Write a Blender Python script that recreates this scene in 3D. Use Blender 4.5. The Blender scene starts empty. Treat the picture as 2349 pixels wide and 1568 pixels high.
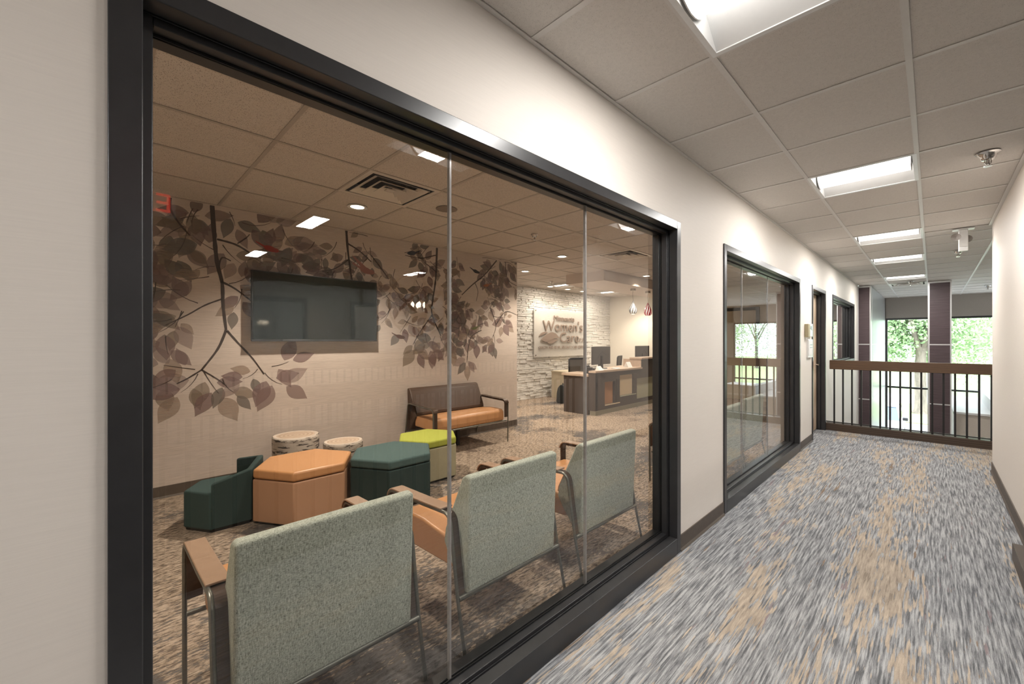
import bpy, bmesh, math, random
from mathutils import Vector, Matrix
SC = bpy.context.scene
COL = SC.collection
PI = math.pi
random.seed(7)

# ------------------------------------------------------------------ camera, world, exposure
cam_d = bpy.data.cameras.new('camera'); cam = bpy.data.objects.new('camera', cam_d); COL.objects.link(cam)
cam_d.sensor_fit = 'HORIZONTAL'; cam_d.sensor_width = 36.0
cam_d.lens = 36.0 * 954.6 / 2349.0
cam_d.shift_x = -(1234.8 - 1174.5) / 2349.0
cam_d.shift_y = (781.6 - 784.0) / 2349.0
cam_d.clip_start = 0.02; cam_d.clip_end = 400
cam.location = (0, 0, 1.3576); cam.rotation_euler = (PI / 2, 0, 0.7579)
SC.camera = cam

world = bpy.data.worlds.new('sky'); SC.world = world; world.use_nodes = True
wb = world.node_tree.nodes['Background']
wb.inputs[0].default_value = (0.86, 0.94, 1.0, 1); wb.inputs[1].default_value = 7.0
SC.view_settings.view_transform = 'Standard'; SC.view_settings.look = 'None'
SC.view_settings.gamma = 1.0; SC.view_settings.use_curve_mapping = False
SC.view_settings.exposure = 0.6
SC.cycles.use_denoising = True
SC.cycles.max_bounces = 5; SC.cycles.diffuse_bounces = 3; SC.cycles.glossy_bounces = 3
SC.cycles.use_adaptive_sampling = True; SC.cycles.adaptive_threshold = 0.07; SC.cycles.adaptive_min_samples = 24
SC.cycles.transparent_max_bounces = 24; SC.cycles.transmission_bounces = 4
SC.cycles.sample_clamp_indirect = 6.0
TROFFER_W = 18.5          # corridor fixtures
DOWN_W = 168.0             # warm downlights in the waiting room

# ------------------------------------------------------------------ materials
MATS = {}
def nt(name):
    m = bpy.data.materials.new(name); m.use_nodes = True
    return m, m.node_tree.nodes, m.node_tree.links, m.node_tree.nodes['Principled BSDF']
def rgba(c): return (c[0], c[1], c[2], 1)
def coords(N, L, scale, kind='Object', rot=(0, 0, 0)):
    t = N.new('ShaderNodeTexCoord'); mp = N.new('ShaderNodeMapping')
    mp.inputs['Scale'].default_value = scale; mp.inputs['Rotation'].default_value = rot
    L.new(t.outputs[kind], mp.inputs['Vector']); return mp.outputs[0]
def noise(N, L, vec, scale=1, detail=3, rough=.55):
    n = N.new('ShaderNodeTexNoise'); n.inputs['Scale'].default_value = scale
    n.inputs['Detail'].default_value = detail; n.inputs['Roughness'].default_value = rough
    L.new(vec, n.inputs['Vector']); return n.outputs['Fac']
def ramp(N, L, fac, stops, interp='LINEAR'):
    r = N.new('ShaderNodeValToRGB'); r.color_ramp.interpolation = interp
    e = r.color_ramp.elements
    while len(e) < len(stops): e.new(0.5)
    for el, (p, c) in zip(e, stops): el.position = p; el.color = rgba(c) if not isinstance(c, (int, float)) else (c, c, c, 1)
    L.new(fac, r.inputs[0]); return r.outputs[0]
def mixc(N, L, fac, a, b, mode='MIX'):
    m = N.new('ShaderNodeMix'); m.data_type = 'RGBA'; m.blend_type = mode
    for s, v in ((0, fac), (6, a), (7, b)):
        if isinstance(v, bpy.types.NodeSocket): L.new(v, m.inputs[s])
        elif s == 0: m.inputs[0].default_value = v
        else: m.inputs[s].default_value = rgba(v)
    return m.outputs[2]
def bump(N, L, h, strength, dist, bs):
    b = N.new('ShaderNodeBump'); b.inputs['Strength'].default_value = strength; b.inputs['Distance'].default_value = dist
    L.new(h, b.inputs['Height']); L.new(b.outputs[0], bs.inputs['Normal'])

def plain(name, c, rough=.5, metal=0, spec=.5, var=.06, scale=(40, 40, 40), bmp=0, bdist=.002, detail=3, emit=None):
    m, N, L, bs = nt(name)
    v = coords(N, L, scale); n = noise(N, L, v, 1, detail)
    lo = tuple(x * (1 - var) for x in c); hi = tuple(min(1, x * (1 + var)) for x in c)
    L.new(ramp(N, L, n, [(.3, lo), (.7, hi)]), bs.inputs['Base Color'])
    bs.inputs['Roughness'].default_value = rough; bs.inputs['Metallic'].default_value = metal
    bs.inputs['Specular IOR Level'].default_value = spec
    if bmp: bump(N, L, n, bmp, bdist, bs)
    if emit:
        bs.inputs['Emission Color'].default_value = rgba(emit[0]); bs.inputs['Emission Strength'].default_value = emit[1]
    MATS[name] = m; return m

def carpet(name, greys, patches, sx, sy, seed):
    m, N, L, bs = nt(name)
    v = coords(N, L, (sx, sy, 1)); n1 = noise(N, L, v, 1, 4, .68)
    base = ramp(N, L, n1, greys, 'CONSTANT')
    for i, (c, psx, psy, th, soft) in enumerate(patches):
        pv = coords(N, L, (psx, psy, 1)); 
        mp = pv.node; mp.inputs['Location'].default_value = (seed + 13.7 * i, 5.1 * i + seed, 0)
        pn = noise(N, L, pv, 1, 4, .72)
        sv = coords(N, L, (sx * .8, sy * 1.2, 1)); sv.node.inputs['Location'].default_value = (3.3 * i + 1, seed, 0)
        sn = noise(N, L, sv, 1, 2, .6)
        md = N.new('ShaderNodeMath'); md.operation = 'MULTIPLY_ADD'; L.new(sn, md.inputs[0]); md.inputs[1].default_value = .45; md.inputs[2].default_value = -.225
        ad = N.new('ShaderNodeMath'); ad.operation = 'ADD'; L.new(pn, ad.inputs[0]); L.new(md.outputs[0], ad.inputs[1])
        mask = ramp(N, L, ad.outputs[0], [(th, 0.0), (th + soft, 1.0)])
        cc = ramp(N, L, sn, [(0, tuple(x * .62 for x in c)), (.42, tuple(x * .85 for x in c)), (.52, c), (.62, tuple(min(1, x * 1.15) for x in c))], 'CONSTANT')
        base = mixc(N, L, mask, base, cc)
    fv = coords(N, L, (420, 300, 1)); fn = noise(N, L, fv, 1, 2, .7)
    base = mixc(N, L, 1.0, base, ramp(N, L, fn, [(.25, .72), (.75, 1.24)]), 'MULTIPLY')
    L.new(base, bs.inputs['Base Color']); bs.inputs['Roughness'].default_value = .95
    bs.inputs['Specular IOR Level'].default_value = .1
    bump(N, L, fn, .5, .004, bs)
    MATS[name] = m; return m

carpet('carpet_corridor', [(0, (.135, .139, .148)), (.41, (.205, .21, .22)), (.465, (.285, .291, .30)), (.53, (.385, .391, .40)), (.59, (.47, .476, .485))],
       [((.45, .378, .305), 2.4, .36, .545, .02), ((.25, .19, .145), 13, .55, .66, .02), ((.26, .215, .22), 11, .7, .665, .02)], 100, 4.5, 2.0)
carpet('carpet_room', [(0, (.11, .085, .066)), (.40, (.165, .128, .098)), (.455, (.29, .225, .17)), (.51, (.385, .305, .235)), (.58, (.46, .37, .29))],
       [((.12, .108, .10), 1.1, .75, .545, .05), ((.15, .112, .088), 2.4, 1.6, .58, .05)], 75, 20, 9.0)  # first patches: grey carpet pattern, with the chairs' shadow put into the colour

def wallcover(name, c, amp=.10, bs_=.25):
    m, N, L, bs = nt(name)
    v = coords(N, L, (9, 9, 240)); n = noise(N, L, v, 1, 4, .65)
    lo = tuple(x * (1 - amp) for x in c); hi = tuple(min(1, x * (1 + amp * .6)) for x in c)
    L.new(ramp(N, L, n, [(.3, lo), (.7, hi)]), bs.inputs['Base Color'])
    bs.inputs['Roughness'].default_value = .55; bs.inputs['Specular IOR Level'].default_value = .3
    bump(N, L, n, bs_, .0025, bs); MATS[name] = m; return m
wallcover('vinyl_wall', (.83, .765, .70), .025, .06)
wallcover('mural_paper', (.60, .515, .455), .16, .35)
plain('paint_cream', (.76, .71, .62), .6, var=.02)
plain('paint_tan', (.60, .53, .46), .6, var=.03)
plain('paint_taupe', (.42, .37, .33), .65, var=.03)
plain('paint_white', (.80, .79, .77), .55, var=.02)
plain('soffit_paint', (.62, .53, .46), .6, var=.02)

def tile_mat(name, c, dots, th, dark):
    m, N, L, bs = nt(name)
    v = coords(N, L, (dots, dots, dots))
    vo = N.new('ShaderNodeTexVoronoi'); vo.inputs['Scale'].default_value = 1; L.new(v, vo.inputs['Vector'])
    n = noise(N, L, coords(N, L, (60, 60, 60)), 1, 3)
    vo.inputs['Randomness'].default_value = 1
    rnd = N.new('ShaderNodeSeparateColor'); L.new(vo.outputs['Color'], rnd.inputs[0])
    th_n = N.new('ShaderNodeMath'); th_n.operation = 'MULTIPLY'; L.new(rnd.outputs[0], th_n.inputs[0]); th_n.inputs[1].default_value = th
    lt = N.new('ShaderNodeMath'); lt.operation = 'LESS_THAN'; L.new(vo.outputs['Distance'], lt.inputs[0]); L.new(th_n.outputs[0], lt.inputs[1])
    base = ramp(N, L, n, [(.3, tuple(x * .96 for x in c)), (.7, tuple(x * 1.03 for x in c))])
    L.new(mixc(N, L, lt.outputs[0], base, dark), bs.inputs['Base Color'])
    bs.inputs['Roughness'].default_value = .9; bs.inputs['Specular IOR Level'].default_value = .1
    bump(N, L, lt.outputs[0], -.3, .002, bs); MATS[name] = m; return m
tile_mat('tile_corridor', (.70, .655, .61), 260, .34, (.50, .46, .42))
tile_mat('tile_room', (.64, .575, .515), 190, .42, (.20, .165, .14))
plain('tee_white', (.70, .665, .63), .45, var=.02)
plain('tee_room', (.44, .385, .335), .5, var=.02)
plain('metal_white', (.82, .82, .81), .35, var=.02)
plain('reflector_white', (.86, .86, .85), .4, var=.01)
plain('frame_black', (.030, .030, .032), .32, var=.10, spec=.6, scale=(20, 20, 20))
plain('gasket', (.006, .006, .006), .7)
plain('rubber_base', (.10, .078, .062), .55, var=.08)
plain('chrome', (.62, .60, .58), .16, 1.0, var=.05)
plain('alum', (.80, .80, .80), .3, .6, var=.03)
plain('dark_metal', (.028, .026, .026), .4, .3, var=.1)
plain('pewter_rod', (.20, .20, .175), .36, .8, var=.05)
plain('bronze_plate', (.085, .056, .040), .34, .35, var=.06)
plain('arm_cap', (.33, .22, .15), .42, var=.05)
plain('vinyl_orange', (.53, .265, .115), .38, var=.06, scale=(300, 300, 300), bmp=.15, bdist=.001)
plain('vinyl_orange_body', (.44, .25, .15), .42, var=.05, scale=(300, 300, 300), bmp=.15, bdist=.001)
plain('vinyl_brown', (.075, .044, .029), .45, var=.05)
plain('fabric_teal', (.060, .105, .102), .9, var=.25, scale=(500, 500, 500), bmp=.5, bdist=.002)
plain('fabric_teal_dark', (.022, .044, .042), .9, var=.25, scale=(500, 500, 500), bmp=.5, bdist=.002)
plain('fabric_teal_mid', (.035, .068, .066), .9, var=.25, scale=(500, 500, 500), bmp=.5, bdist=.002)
plain('fabric_lime', (.36, .39, .055), .8, var=.12, scale=(400, 400, 400), bmp=.3, bdist=.001)
plain('fabric_lime_dark', (.16, .25, .025), .8, var=.12, scale=(400, 400, 400))
plain('vinyl_stone', (.36, .33, .22), .55, var=.05)
plain('black_plastic', (.012, .012, .013), .45, var=.1)
plain('screen_black', (.006, .008, .006), .05, var=.05, spec=.5)
plain('exit_red', (.75, .04, .03), .5, emit=((1, .08, .05), 2.0))
plain('paper', (.85, .84, .82), .7, var=.02)
plain('concrete', (.50, .48, .45), .9, var=.1, scale=(3, 3, 3))
plain('asphalt', (.22, .22, .22), .9, var=.15, scale=(6, 6, 6))
plain('grass', (.24, .33, .12), .95, var=.25, scale=(4, 4, 4))
plain('bark', (.17, .14, .115), .95, var=.3, scale=(6, 6, 2), bmp=.5, bdist=.03)
plain('leaf_a', (.27, .40, .19), .7, var=.28, scale=(2, 2, 2))
plain('leaf_b', (.29, .43, .20), .7, var=.28, scale=(2, 2, 2))
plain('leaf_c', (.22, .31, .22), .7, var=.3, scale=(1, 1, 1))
plain('car_white', (.75, .76, .78), .2, var=.01, spec=.6)
plain('car_glass', (.03, .05, .08), .05, spec=.8)
plain('tyre', (.015, .015, .015), .8)
plain('granite', (.52, .40, .31), .3, var=.45, scale=(160, 160, 160), detail=5)
plain('desk_wood', (.060, .044, .036), .5, var=.12, scale=(30, 30, 2))
plain('desk_dark', (.030, .021, .017), .5, var=.1)
plain('panel_orange', (.40, .195, .085), .5, var=.03)
plain('panel_cream', (.66, .53, .35), .5, var=.03)
plain('panel_green', (.44, .44, .30), .4, var=.03)
plain('toe_kick', (.23, .21, .15), .6, var=.05)
plain('cabinet_beige', (.56, .49, .37), .55, var=.05, scale=(20, 20, 2))
plain('sign_letter', (.37, .285, .235), .35, .3, var=.04)
plain('stone_white', (.77, .74, .69), .75, var=.08, scale=(30, 30, 60), bmp=.3, bdist=.003)
plain('bag_black', (.010, .011, .010), .7, var=.2)
plain('red_glass', (.55, .02, .03), .15, var=.05)
plain('silver_glass', (.33, .34, .35), .15, .5, var=.05)
plain('lamp_glass', (.9, .88, .84), .3, emit=((1, .93, .82), .7))
plain('bulb', (1, .9, .75), .3, emit=((1, .82, .6), 14.0))
plain('iron', (.035, .028, .022), .4, .7, var=.1)
plain('thermostat_tan', (.42, .36, .22), .5, var=.04)
plain('lcd', (.25, .33, .36), .2, var=.05)
plain('bark_skin', (.58, .49, .41), .7, var=.10)

def wood(name, a, b, axis=(1, 1, 1), rings=6, dist=5):
    m, N, L, bs = nt(name)
    v = coords(N, L, axis)
    w = N.new('ShaderNodeTexWave'); w.wave_type = 'BANDS'; w.bands_direction = 'Z'
    w.inputs['Scale'].default_value = rings; w.inputs['Distortion'].default_value = dist
    w.inputs['Detail'].default_value = 4; w.inputs['Detail Scale'].default_value = 1.2
    L.new(v, w.inputs['Vector'])
    fn = noise(N, L, coords(N, L, tuple(x * 60 if x > 1 else x * 4 for x in axis)), 1, 3)
    c = ramp(N, L, w.outputs['Fac'], [(0, a), (.6, b), (1, tuple(x * 1.15 for x in b))])
    c = mixc(N, L, .5, c, ramp(N, L, fn, [(.3, .7), (.7, 1.2)]), 'MULTIPLY')
    L.new(c, bs.inputs['Base Color']); bs.inputs['Roughness'].default_value = .42
    MATS[name] = m; return m
wood('walnut', (.065, .036, .019), (.135, .077, .043), (.9, .9, 6), 3.2, 4)
wood('curb_brown', (.055, .036, .024), (.085, .057, .04), (.6, .6, 6), 2, 2)
wood('door_wood', (.72, .53, .37), (.80, .62, .45), (9, 9, .5), 1.2, 3)
def laminate(name, a, b):
    m, N, L, bs = nt(name)
    n = noise(N, L, coords(N, L, (1.3, 1.3, 75)), 1, 5, .7)
    L.new(ramp(N, L, n, [(.32, a), (.55, b), (.74, tuple(x * 1.7 for x in b))]), bs.inputs['Base Color'])
    bs.inputs['Roughness'].default_value = .45; MATS[name] = m
laminate('laminate_plum', (.055, .036, .040), (.105, .072, .078))
plain('panel_silver', (.55, .57, .59), .3, .25, var=.03, scale=(2, 2, 2))

def weave(name, a, b, c):
    m, N, L, bs = nt(name)
    n1 = noise(N, L, coords(N, L, (500, 110, 330)), 1, 2, .7)
    n2 = noise(N, L, coords(N, L, (500, 330, 70)), 1, 2, .7)
    mx = N.new('ShaderNodeMath'); mx.operation = 'ADD'; L.new(n1, mx.inputs[0]); L.new(n2, mx.inputs[1])
    h = N.new('ShaderNodeMath'); h.operation = 'MULTIPLY'; L.new(mx.outputs[0], h.inputs[0]); h.inputs[1].default_value = .5
    L.new(ramp(N, L, h.outputs[0], [(.34, a), (.5, b), (.66, c)]), bs.inputs['Base Color'])
    bs.inputs['Roughness'].default_value = .92; bs.inputs['Specular IOR Level'].default_value = .15
    bump(N, L, h.outputs[0], .5, .0015, bs); MATS[name] = m
weave('fabric_sage', (.17, .185, .155), (.425, .455, .39), (.65, .68, .61))

def birch():
    m, N, L, bs = nt('birch_bark')
    t = N.new('ShaderNodeTexCoord'); mp = N.new('ShaderNodeMapping'); mp.inputs['Scale'].default_value = (9, 9, 55)
    L.new(t.outputs['Object'], mp.inputs[0])
    n = noise(N, L, mp.outputs[0], 1, 4, .7)
    L.new(ramp(N, L, n, [(.0, (.035, .022, .016)), (.425, (.05, .035, .025)), (.45, (.50, .43, .36)), (1, (.64, .56, .48))]), bs.inputs['Base Color'])
    bs.inputs['Roughness'].default_value = .7; MATS['birch_bark'] = m
    m, N, L, bs = nt('birch_end')
    w = N.new('ShaderNodeTexWave'); w.wave_type = 'RINGS'; w.rings_direction = 'Z'
    w.inputs['Scale'].default_value = 9; w.inputs['Distortion'].default_value = 3; w.inputs['Detail'].default_value = 3
    L.new(coords(N, L, (1, 1, 1)), w.inputs['Vector'])
    L.new(ramp(N, L, w.outputs['Fac'], [(0, (.42, .31, .23)), (1, (.54, .42, .32))]), bs.inputs['Base Color'])
    bs.inputs['Roughness'].default_value = .7; MATS['birch_end'] = m
birch()

def glass(name, tint, boost, ior=1.5):
    m, N, L, bs = nt(name); N.remove(bs)
    out = [n for n in N if n.type == 'OUTPUT_MATERIAL'][0]
    tr = N.new('ShaderNodeBsdfTransparent'); tr.inputs[0].default_value = rgba(tint)
    gl = N.new('ShaderNodeBsdfGlossy'); gl.inputs['Roughness'].default_value = 0.0; gl.inputs[0].default_value = (1, 1, 1, 1)
    fr = N.new('ShaderNodeFresnel'); fr.inputs[0].default_value = ior
    geo = N.new('ShaderNodeNewGeometry')
    inv = N.new('ShaderNodeMath'); inv.operation = 'SUBTRACT'; inv.inputs[0].default_value = 1; L.new(geo.outputs['Backfacing'], inv.inputs[1])
    k = N.new('ShaderNodeMath'); k.operation = 'MULTIPLY'; k.inputs[1].default_value = boost; k.use_clamp = True; L.new(fr.outputs[0], k.inputs[0])
    k2 = N.new('ShaderNodeMath'); k2.operation = 'MULTIPLY'; L.new(k.outputs[0], k2.inputs[0]); L.new(inv.outputs[0], k2.inputs[1])
    mx = N.new('ShaderNodeMixShader'); L.new(k2.outputs[0], mx.inputs[0]); L.new(tr.outputs[0], mx.inputs[1]); L.new(gl.outputs[0], mx.inputs[2])
    L.new(mx.outputs[0], out.inputs[0]); MATS[name] = m
glass('glass_clear', (.955, .955, .945), 1.7)
glass('glass_window', (.97, .98, .98), 1.3)
glass('acrylic', (.97, .96, .95), 1.4)
def shade_mat():  # cloth of the shades added to dim the stairwell windows
    m, N, L, bs = nt('dimming_cloth'); N.remove(bs)
    out = [n for n in N if n.type == 'OUTPUT_MATERIAL'][0]
    n_ = noise(N, L, coords(N, L, (300, 300, 300)), 1, 2)
    c = ramp(N, L, n_, [(.3, (.50, .48, .45)), (.7, (.60, .58, .55))])
    d = N.new('ShaderNodeBsdfDiffuse'); t = N.new('ShaderNodeBsdfTranslucent'); L.new(c, d.inputs[0]); L.new(c, t.inputs[0])
    mx = N.new('ShaderNodeMixShader'); mx.inputs[0].default_value = .45; L.new(d.outputs[0], mx.inputs[1]); L.new(t.outputs[0], mx.inputs[2]); L.new(mx.outputs[0], out.inputs[0])
    MATS['dimming_cloth'] = m
shade_mat()
def print_mat(name, c, alpha):
    m, N, L, bs = nt(name)
    n = noise(N, L, coords(N, L, (9, 9, 240)), 1, 4)
    L.new(ramp(N, L, n, [(.3, tuple(x * .85 for x in c)), (.7, tuple(x * 1.12 for x in c))]), bs.inputs['Base Color'])
    bs.inputs['Roughness'].default_value = .6; bs.inputs['Specular IOR Level'].default_value = .2
    bs.inputs['Alpha'].default_value = alpha; MATS[name] = m
LEAFS = []
for i, (c, a) in enumerate([((.30, .20, .185), .55), ((.29, .22, .16), .5), ((.20, .175, .155), .62), ((.42, .315, .245), .5), ((.38, .28, .26), .45), ((.26, .17, .165), .6)]):
    print_mat('leaf_print_%d' % i, c, a); LEAFS.append('leaf_print_%d' % i)
print_mat('frosted_panel', (.80, .76, .70), .62)
print_mat('branch_ink', (.065, .05, .045), .92)
for k, c in {'red': (.28, .03, .02), 'pink': (.32, .15, .13), 'blue': (.05, .06, .08), 'black': (.02, .02, .025), 'orange': (.30, .11, .04), 'green': (.14, .15, .06), 'brown': (.13, .07, .05)}.items():
    print_mat('bird_' + k, c, .97)
def emit(name, c, s):
    m, N, L, bs = nt(name)
    bs.inputs['Base Color'].default_value = (.9, .9, .9, 1)
    bs.inputs['Emission Color'].default_value = rgba(c); bs.inputs['Emission Strength'].default_value = s; MATS[name] = m
emit('lens_glow', (1, .965, .92), 3.2)
emit('down_glow', (1, .85, .68), 9.0)

# ------------------------------------------------------------------ mesh helpers
class MB:
    def __init__(s): s.bm = bmesh.new()
    def box(s, x0, x1, y0, y1, z0, z1):
        v = [s.bm.verts.new(p) for p in ((x0, y0, z0), (x1, y0, z0), (x1, y1, z0), (x0, y1, z0), (x0, y0, z1), (x1, y0, z1), (x1, y1, z1), (x0, y1, z1))]
        for f in ((0, 3, 2, 1), (4, 5, 6, 7), (0, 1, 5, 4), (1, 2, 6, 5), (2, 3, 7, 6), (3, 0, 4, 7)): s.bm.faces.new([v[i] for i in f])
        return s
    def loft(s, rings, close=True, caps=True):
        rs = [[s.bm.verts.new(p) for p in r] for r in rings]
        n = len(rs[0])
        for a, b in zip(rs, rs[1:]):
            for i in range(n if close else n - 1):
                j = (i + 1) % n
                s.bm.faces.new((a[i], a[j], b[j], b[i]))
        if caps:
            s.bm.faces.new(list(reversed(rs[0]))); s.bm.faces.new(rs[-1])
        return s
    def prism(s, pts, axis, a, b):
        def P(p, t): return {'x': (t, p[0], p[1]), 'y': (p[0], t, p[1]), 'z': (p[0], p[1], t)}[axis]
        return s.loft([[P(p, a) for p in pts], [P(p, b) for p in pts]])
    def tube(s, pts, r, n=8, caps=True):
        pts = [Vector(p) for p in pts]; rings = []
        prev = None
        for i, p in enumerate(pts):
            t = (pts[min(i + 1, len(pts) - 1)] - pts[max(i - 1, 0)]).normalized()
            if prev is None:
                u = t.orthogonal().normalized()
            else:
                u = (prev - t * prev.dot(t)).normalized()
            prev = u; w = t.cross(u)
            rr = r[i] if isinstance(r, (list, tuple)) else r
            rings.append([p + (u * math.cos(2 * PI * k / n) + w * math.sin(2 * PI * k / n)) * rr for k in range(n)])
        return s.loft(rings, caps=caps)
    def lathe(s, prof, n=24, c=(0, 0, 0)):
        return s.loft([[(c[0] + r * math.cos(2 * PI * k / n), c[1] + r * math.sin(2 * PI * k / n), c[2] + z) for k in range(n)] for r, z in prof])
    def ribbon(s, pts, wv, th):
        """flat band following pts (in a plane), wide along vector wv, th thick outward"""
        pts = [Vector(p) for p in pts]; wv = Vector(wv); rings = []
        for i, p in enumerate(pts):
            t = (pts[min(i + 1, len(pts) - 1)] - pts[max(i - 1, 0)]).normalized()
            nrm = t.cross(wv.normalized()).normalized() * th
            rings.append([p, p + wv, p + wv + nrm, p + nrm])
        return s.loft(rings)
    def poly(s, pts):
        s.bm.faces.new([s.bm.verts.new(p) for p in pts]); return s
    def build(s, name, mat, parent=None, bevel=0, seg=2, smooth=False, world=False, loc=None):
        bm = s.bm
        bmesh.ops.recalc_face_normals(bm, faces=bm.faces[:])
        if bevel:
            ed = [e for e in bm.edges if len(e.link_faces) == 2 and e.calc_face_angle(0) > .5]
            nf = bmesh.ops.bevel(bm, geom=ed, offset=bevel, segments=seg, profile=.5, affect='EDGES', clamp_overlap=True)['faces']
            for f in nf: f.smooth = True
        if world and parent is not None:
            bmesh.ops.translate(bm, verts=bm.verts[:], vec=-parent.location)
        me = bpy.data.meshes.new(name); bm.to_mesh(me); bm.free()
        if smooth:
            for p in me.polygons: p.use_smooth = True
            try: me.set_sharp_from_angle(angle=math.radians(50))
            except Exception: pass
        return put(name, me, mat, parent, loc)
def put(name, me, mat, parent=None, loc=None):
    if mat and not me.materials: me.materials.append(MATS[mat])
    o = bpy.data.objects.new(name, me); COL.objects.link(o)
    if parent is not None: o.parent = parent
    if loc is not None: o.location = loc
    return o
def B(*a): return MB().box(*a)
def tag(o, label=None, cat=None, group=None, kind=None):
    for k, v in (('label', label), ('category', cat), ('group', group), ('kind', kind)):
        if v: o[k] = v
    return o
def thing(name, label, cat, loc=(0, 0, 0), rz=0, group=None):
    o = bpy.data.objects.new(name, None); COL.objects.link(o); o.empty_display_size = .1
    o.location = loc; o.rotation_euler = (0, 0, rz); bpy.context.view_layer.update()
    return tag(o, label, cat, group)
def struct(o, label=None): o['kind'] = 'structure'; (label and o.__setitem__('label', label)); return o
def sempty(name, label=None, loc=(0, 0, 0)):
    o = bpy.data.objects.new(name, None); COL.objects.link(o); o.location = loc; o.empty_display_size = .1
    return struct(o, label)
def copy_tree(o, parent=None):
    c = o.copy(); COL.objects.link(c); c.parent = parent
    for ch in list(o.children): copy_tree(ch, c)
    return c
def relabel(o, label, loc=None, rz=None):
    o['label'] = label
    if loc is not None: o.location = loc
    if rz is not None: o.rotation_euler = (0, 0, rz)
    return o

# ------------------------------------------------------------------ dimensions
WL = -1.188; WB = -1.33          # corridor face / room face of the left wall
WR = 0.455                       # right wall
ZC = 2.572; ZR = 2.618           # corridor / room ceiling
MX = -4.84; SX = -6.83           # mural wall / stone wall
YE = 10.26                       # reception end wall
YR = 7.65                        # railing
YW = 15.45                       # atrium window wall
ZG = -3.4                        # lower level

# ------------------------------------------------------------------ shell
struct(B(WB, .50, -6, 7.66, -.25, 0).build('floor', 'carpet_corridor'), 'grey corridor carpet with beige and brown streaks')
struct(B(-9, WB, -6, 10.4, -.25, 0).build('floor', 'carpet_room'), 'beige and brown mottled carpet of the waiting room')
struct(B(.50, 6.2, 6.4, 7.66, -.25, 0).build('floor', 'carpet_corridor'), 'carpeted landing behind the right wall')
struct(B(3.95, 6.2, -6, 6.4, -.25, 0).build('floor', 'carpet_corridor'), 'carpeted walkway on the far side of the stairwell')
struct(B(-9, 8, -6, YW + .2, ZG - .2, ZG).build('floor', 'concrete'), 'pale floor of the lower lobby')
# left wall with openings
w = MB()
for y0, y1, z0, z1 in ((-6, .03, 0, ZC + .2), (2.565, 3.378, 0, ZC + .2), (5.925, 6.675, 0, ZC + .2), (7.622, 8.27, ZG, ZC + .2), (10.85, 11.46, ZG, ZC + .2),
                       (.03, 2.565, 2.10, ZC + .2), (3.378, 5.925, 2.10, ZC + .2), (6.675, 7.622, 2.10, ZC + .2), (8.27, 10.85, 2.10, ZC + .2), (8.27, 10.85, ZG, .96)):
    w.box(WB, WL, y0, y1, z0, z1)
wall_left = struct(w.build('wall_left', 'vinyl_wall'), 'cream linen textured corridor wall with glazed openings')
def block(name, mat, *b, label=None): return struct(B(*b).build(name, mat), label)
block('wall_right', 'vinyl_wall', WR, 1.6, 3.95, 6.4, 0, ZC + .2, label='short cream wall on the right of the corridor')
block('wall_behind', 'vinyl_wall', -9, 8, -6.2, -6, ZG, 3.0)
block('wall_far_left', 'paint_cream', -9.2, -9, -6.2, YW + .3, ZG, 3.0)
w = MB()
for y0, y1, z0, z1 in ((-6.2, -3.6, ZG, 3), (-.2, 1.7, ZG, 3), (5.9, YW + .3, ZG, 3), (-3.6, -.2, ZG, 1.08), (1.7, 5.9, ZG, 1.08), (-3.6, -.2, 2.5, 3), (1.7, 5.9, 2.5, 3)): w.box(6.2, 6.4, y0, y1, z0, z1)
struct(w.build('wall_far_right', 'paint_tan'), 'tan wall with long windows beyond the stairwell')
wall_back = block('wall_back', 'mural_paper', SX, MX, -1.0, 4.617, 0, ZR + .2, label='waiting room wall covered by a leafy branch mural')
block('wall_room_left', 'paint_cream', MX, WB, -1.1, -.95, 0, ZR + .2)
wall_stone = block('wall_stone', 'stone_white', SX - .3, SX - .05, 4.617, YE, 0, ZR + .2, label='white stacked stone wall behind reception')
wall_end = block('wall_end', 'paint_cream', SX - .3, WB, YE, YE + .15, 0, ZR + .2, label='cream wall at the end of reception')
block('wall_stub', 'vinyl_wall', -1.56, WB, 5.98, 6.6, 0, ZR + .2)
block('ceiling_slab', 'paint_white', -9.2, 6.4, -6.2, YW + .3, 2.86, 3.1, label='roof slab')
bpy.data.objects['ceiling_slab'].name = 'ceiling'
struct(B(-9, WB, 10.42, YW, -.25, 0).build('floor', 'concrete'))
struct(B(-9, -1.21, 11.5, 11.6, ZG, 2.86).build('wall_lobby', 'vinyl_wall'))
# lower part: fascia of the landing and lobby back wall
struct(B(-1.33, 6.2, 7.655, 7.70, -.3, .0).build('trim_1', 'paint_white'), 'white fascia under the balcony railing')
struct(B(-9, 6.2, 7.2, 7.4, ZG, -.25).build('wall_lobby', 'paint_tan'))

# ---- baseboards
def baseboard(name, x, y0, y1, d=1):
    return struct(MB().prism([(0, 0), (.016 * d, 0), (.012 * d, .008), (.007 * d, .015), (.007 * d, .10), (0, .10)], 'y', y0, y1).build(name, 'rubber_base', loc=(x, 0, 0)), None)
for y0, y1 in ((-6, .012), (2.584, 3.359), (5.943, 6.655)): baseboard('baseboard_left', WL, y0, y1)
baseboard('baseboard_right', WR, 3.95, 6.4, -1)
baseboard('baseboard_back', MX, -.95, 4.617)
struct(B(SX + .3, MX - .001, 4.617, 4.625, 0, .1).build('baseboard_back', 'rubber_base'))

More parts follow.
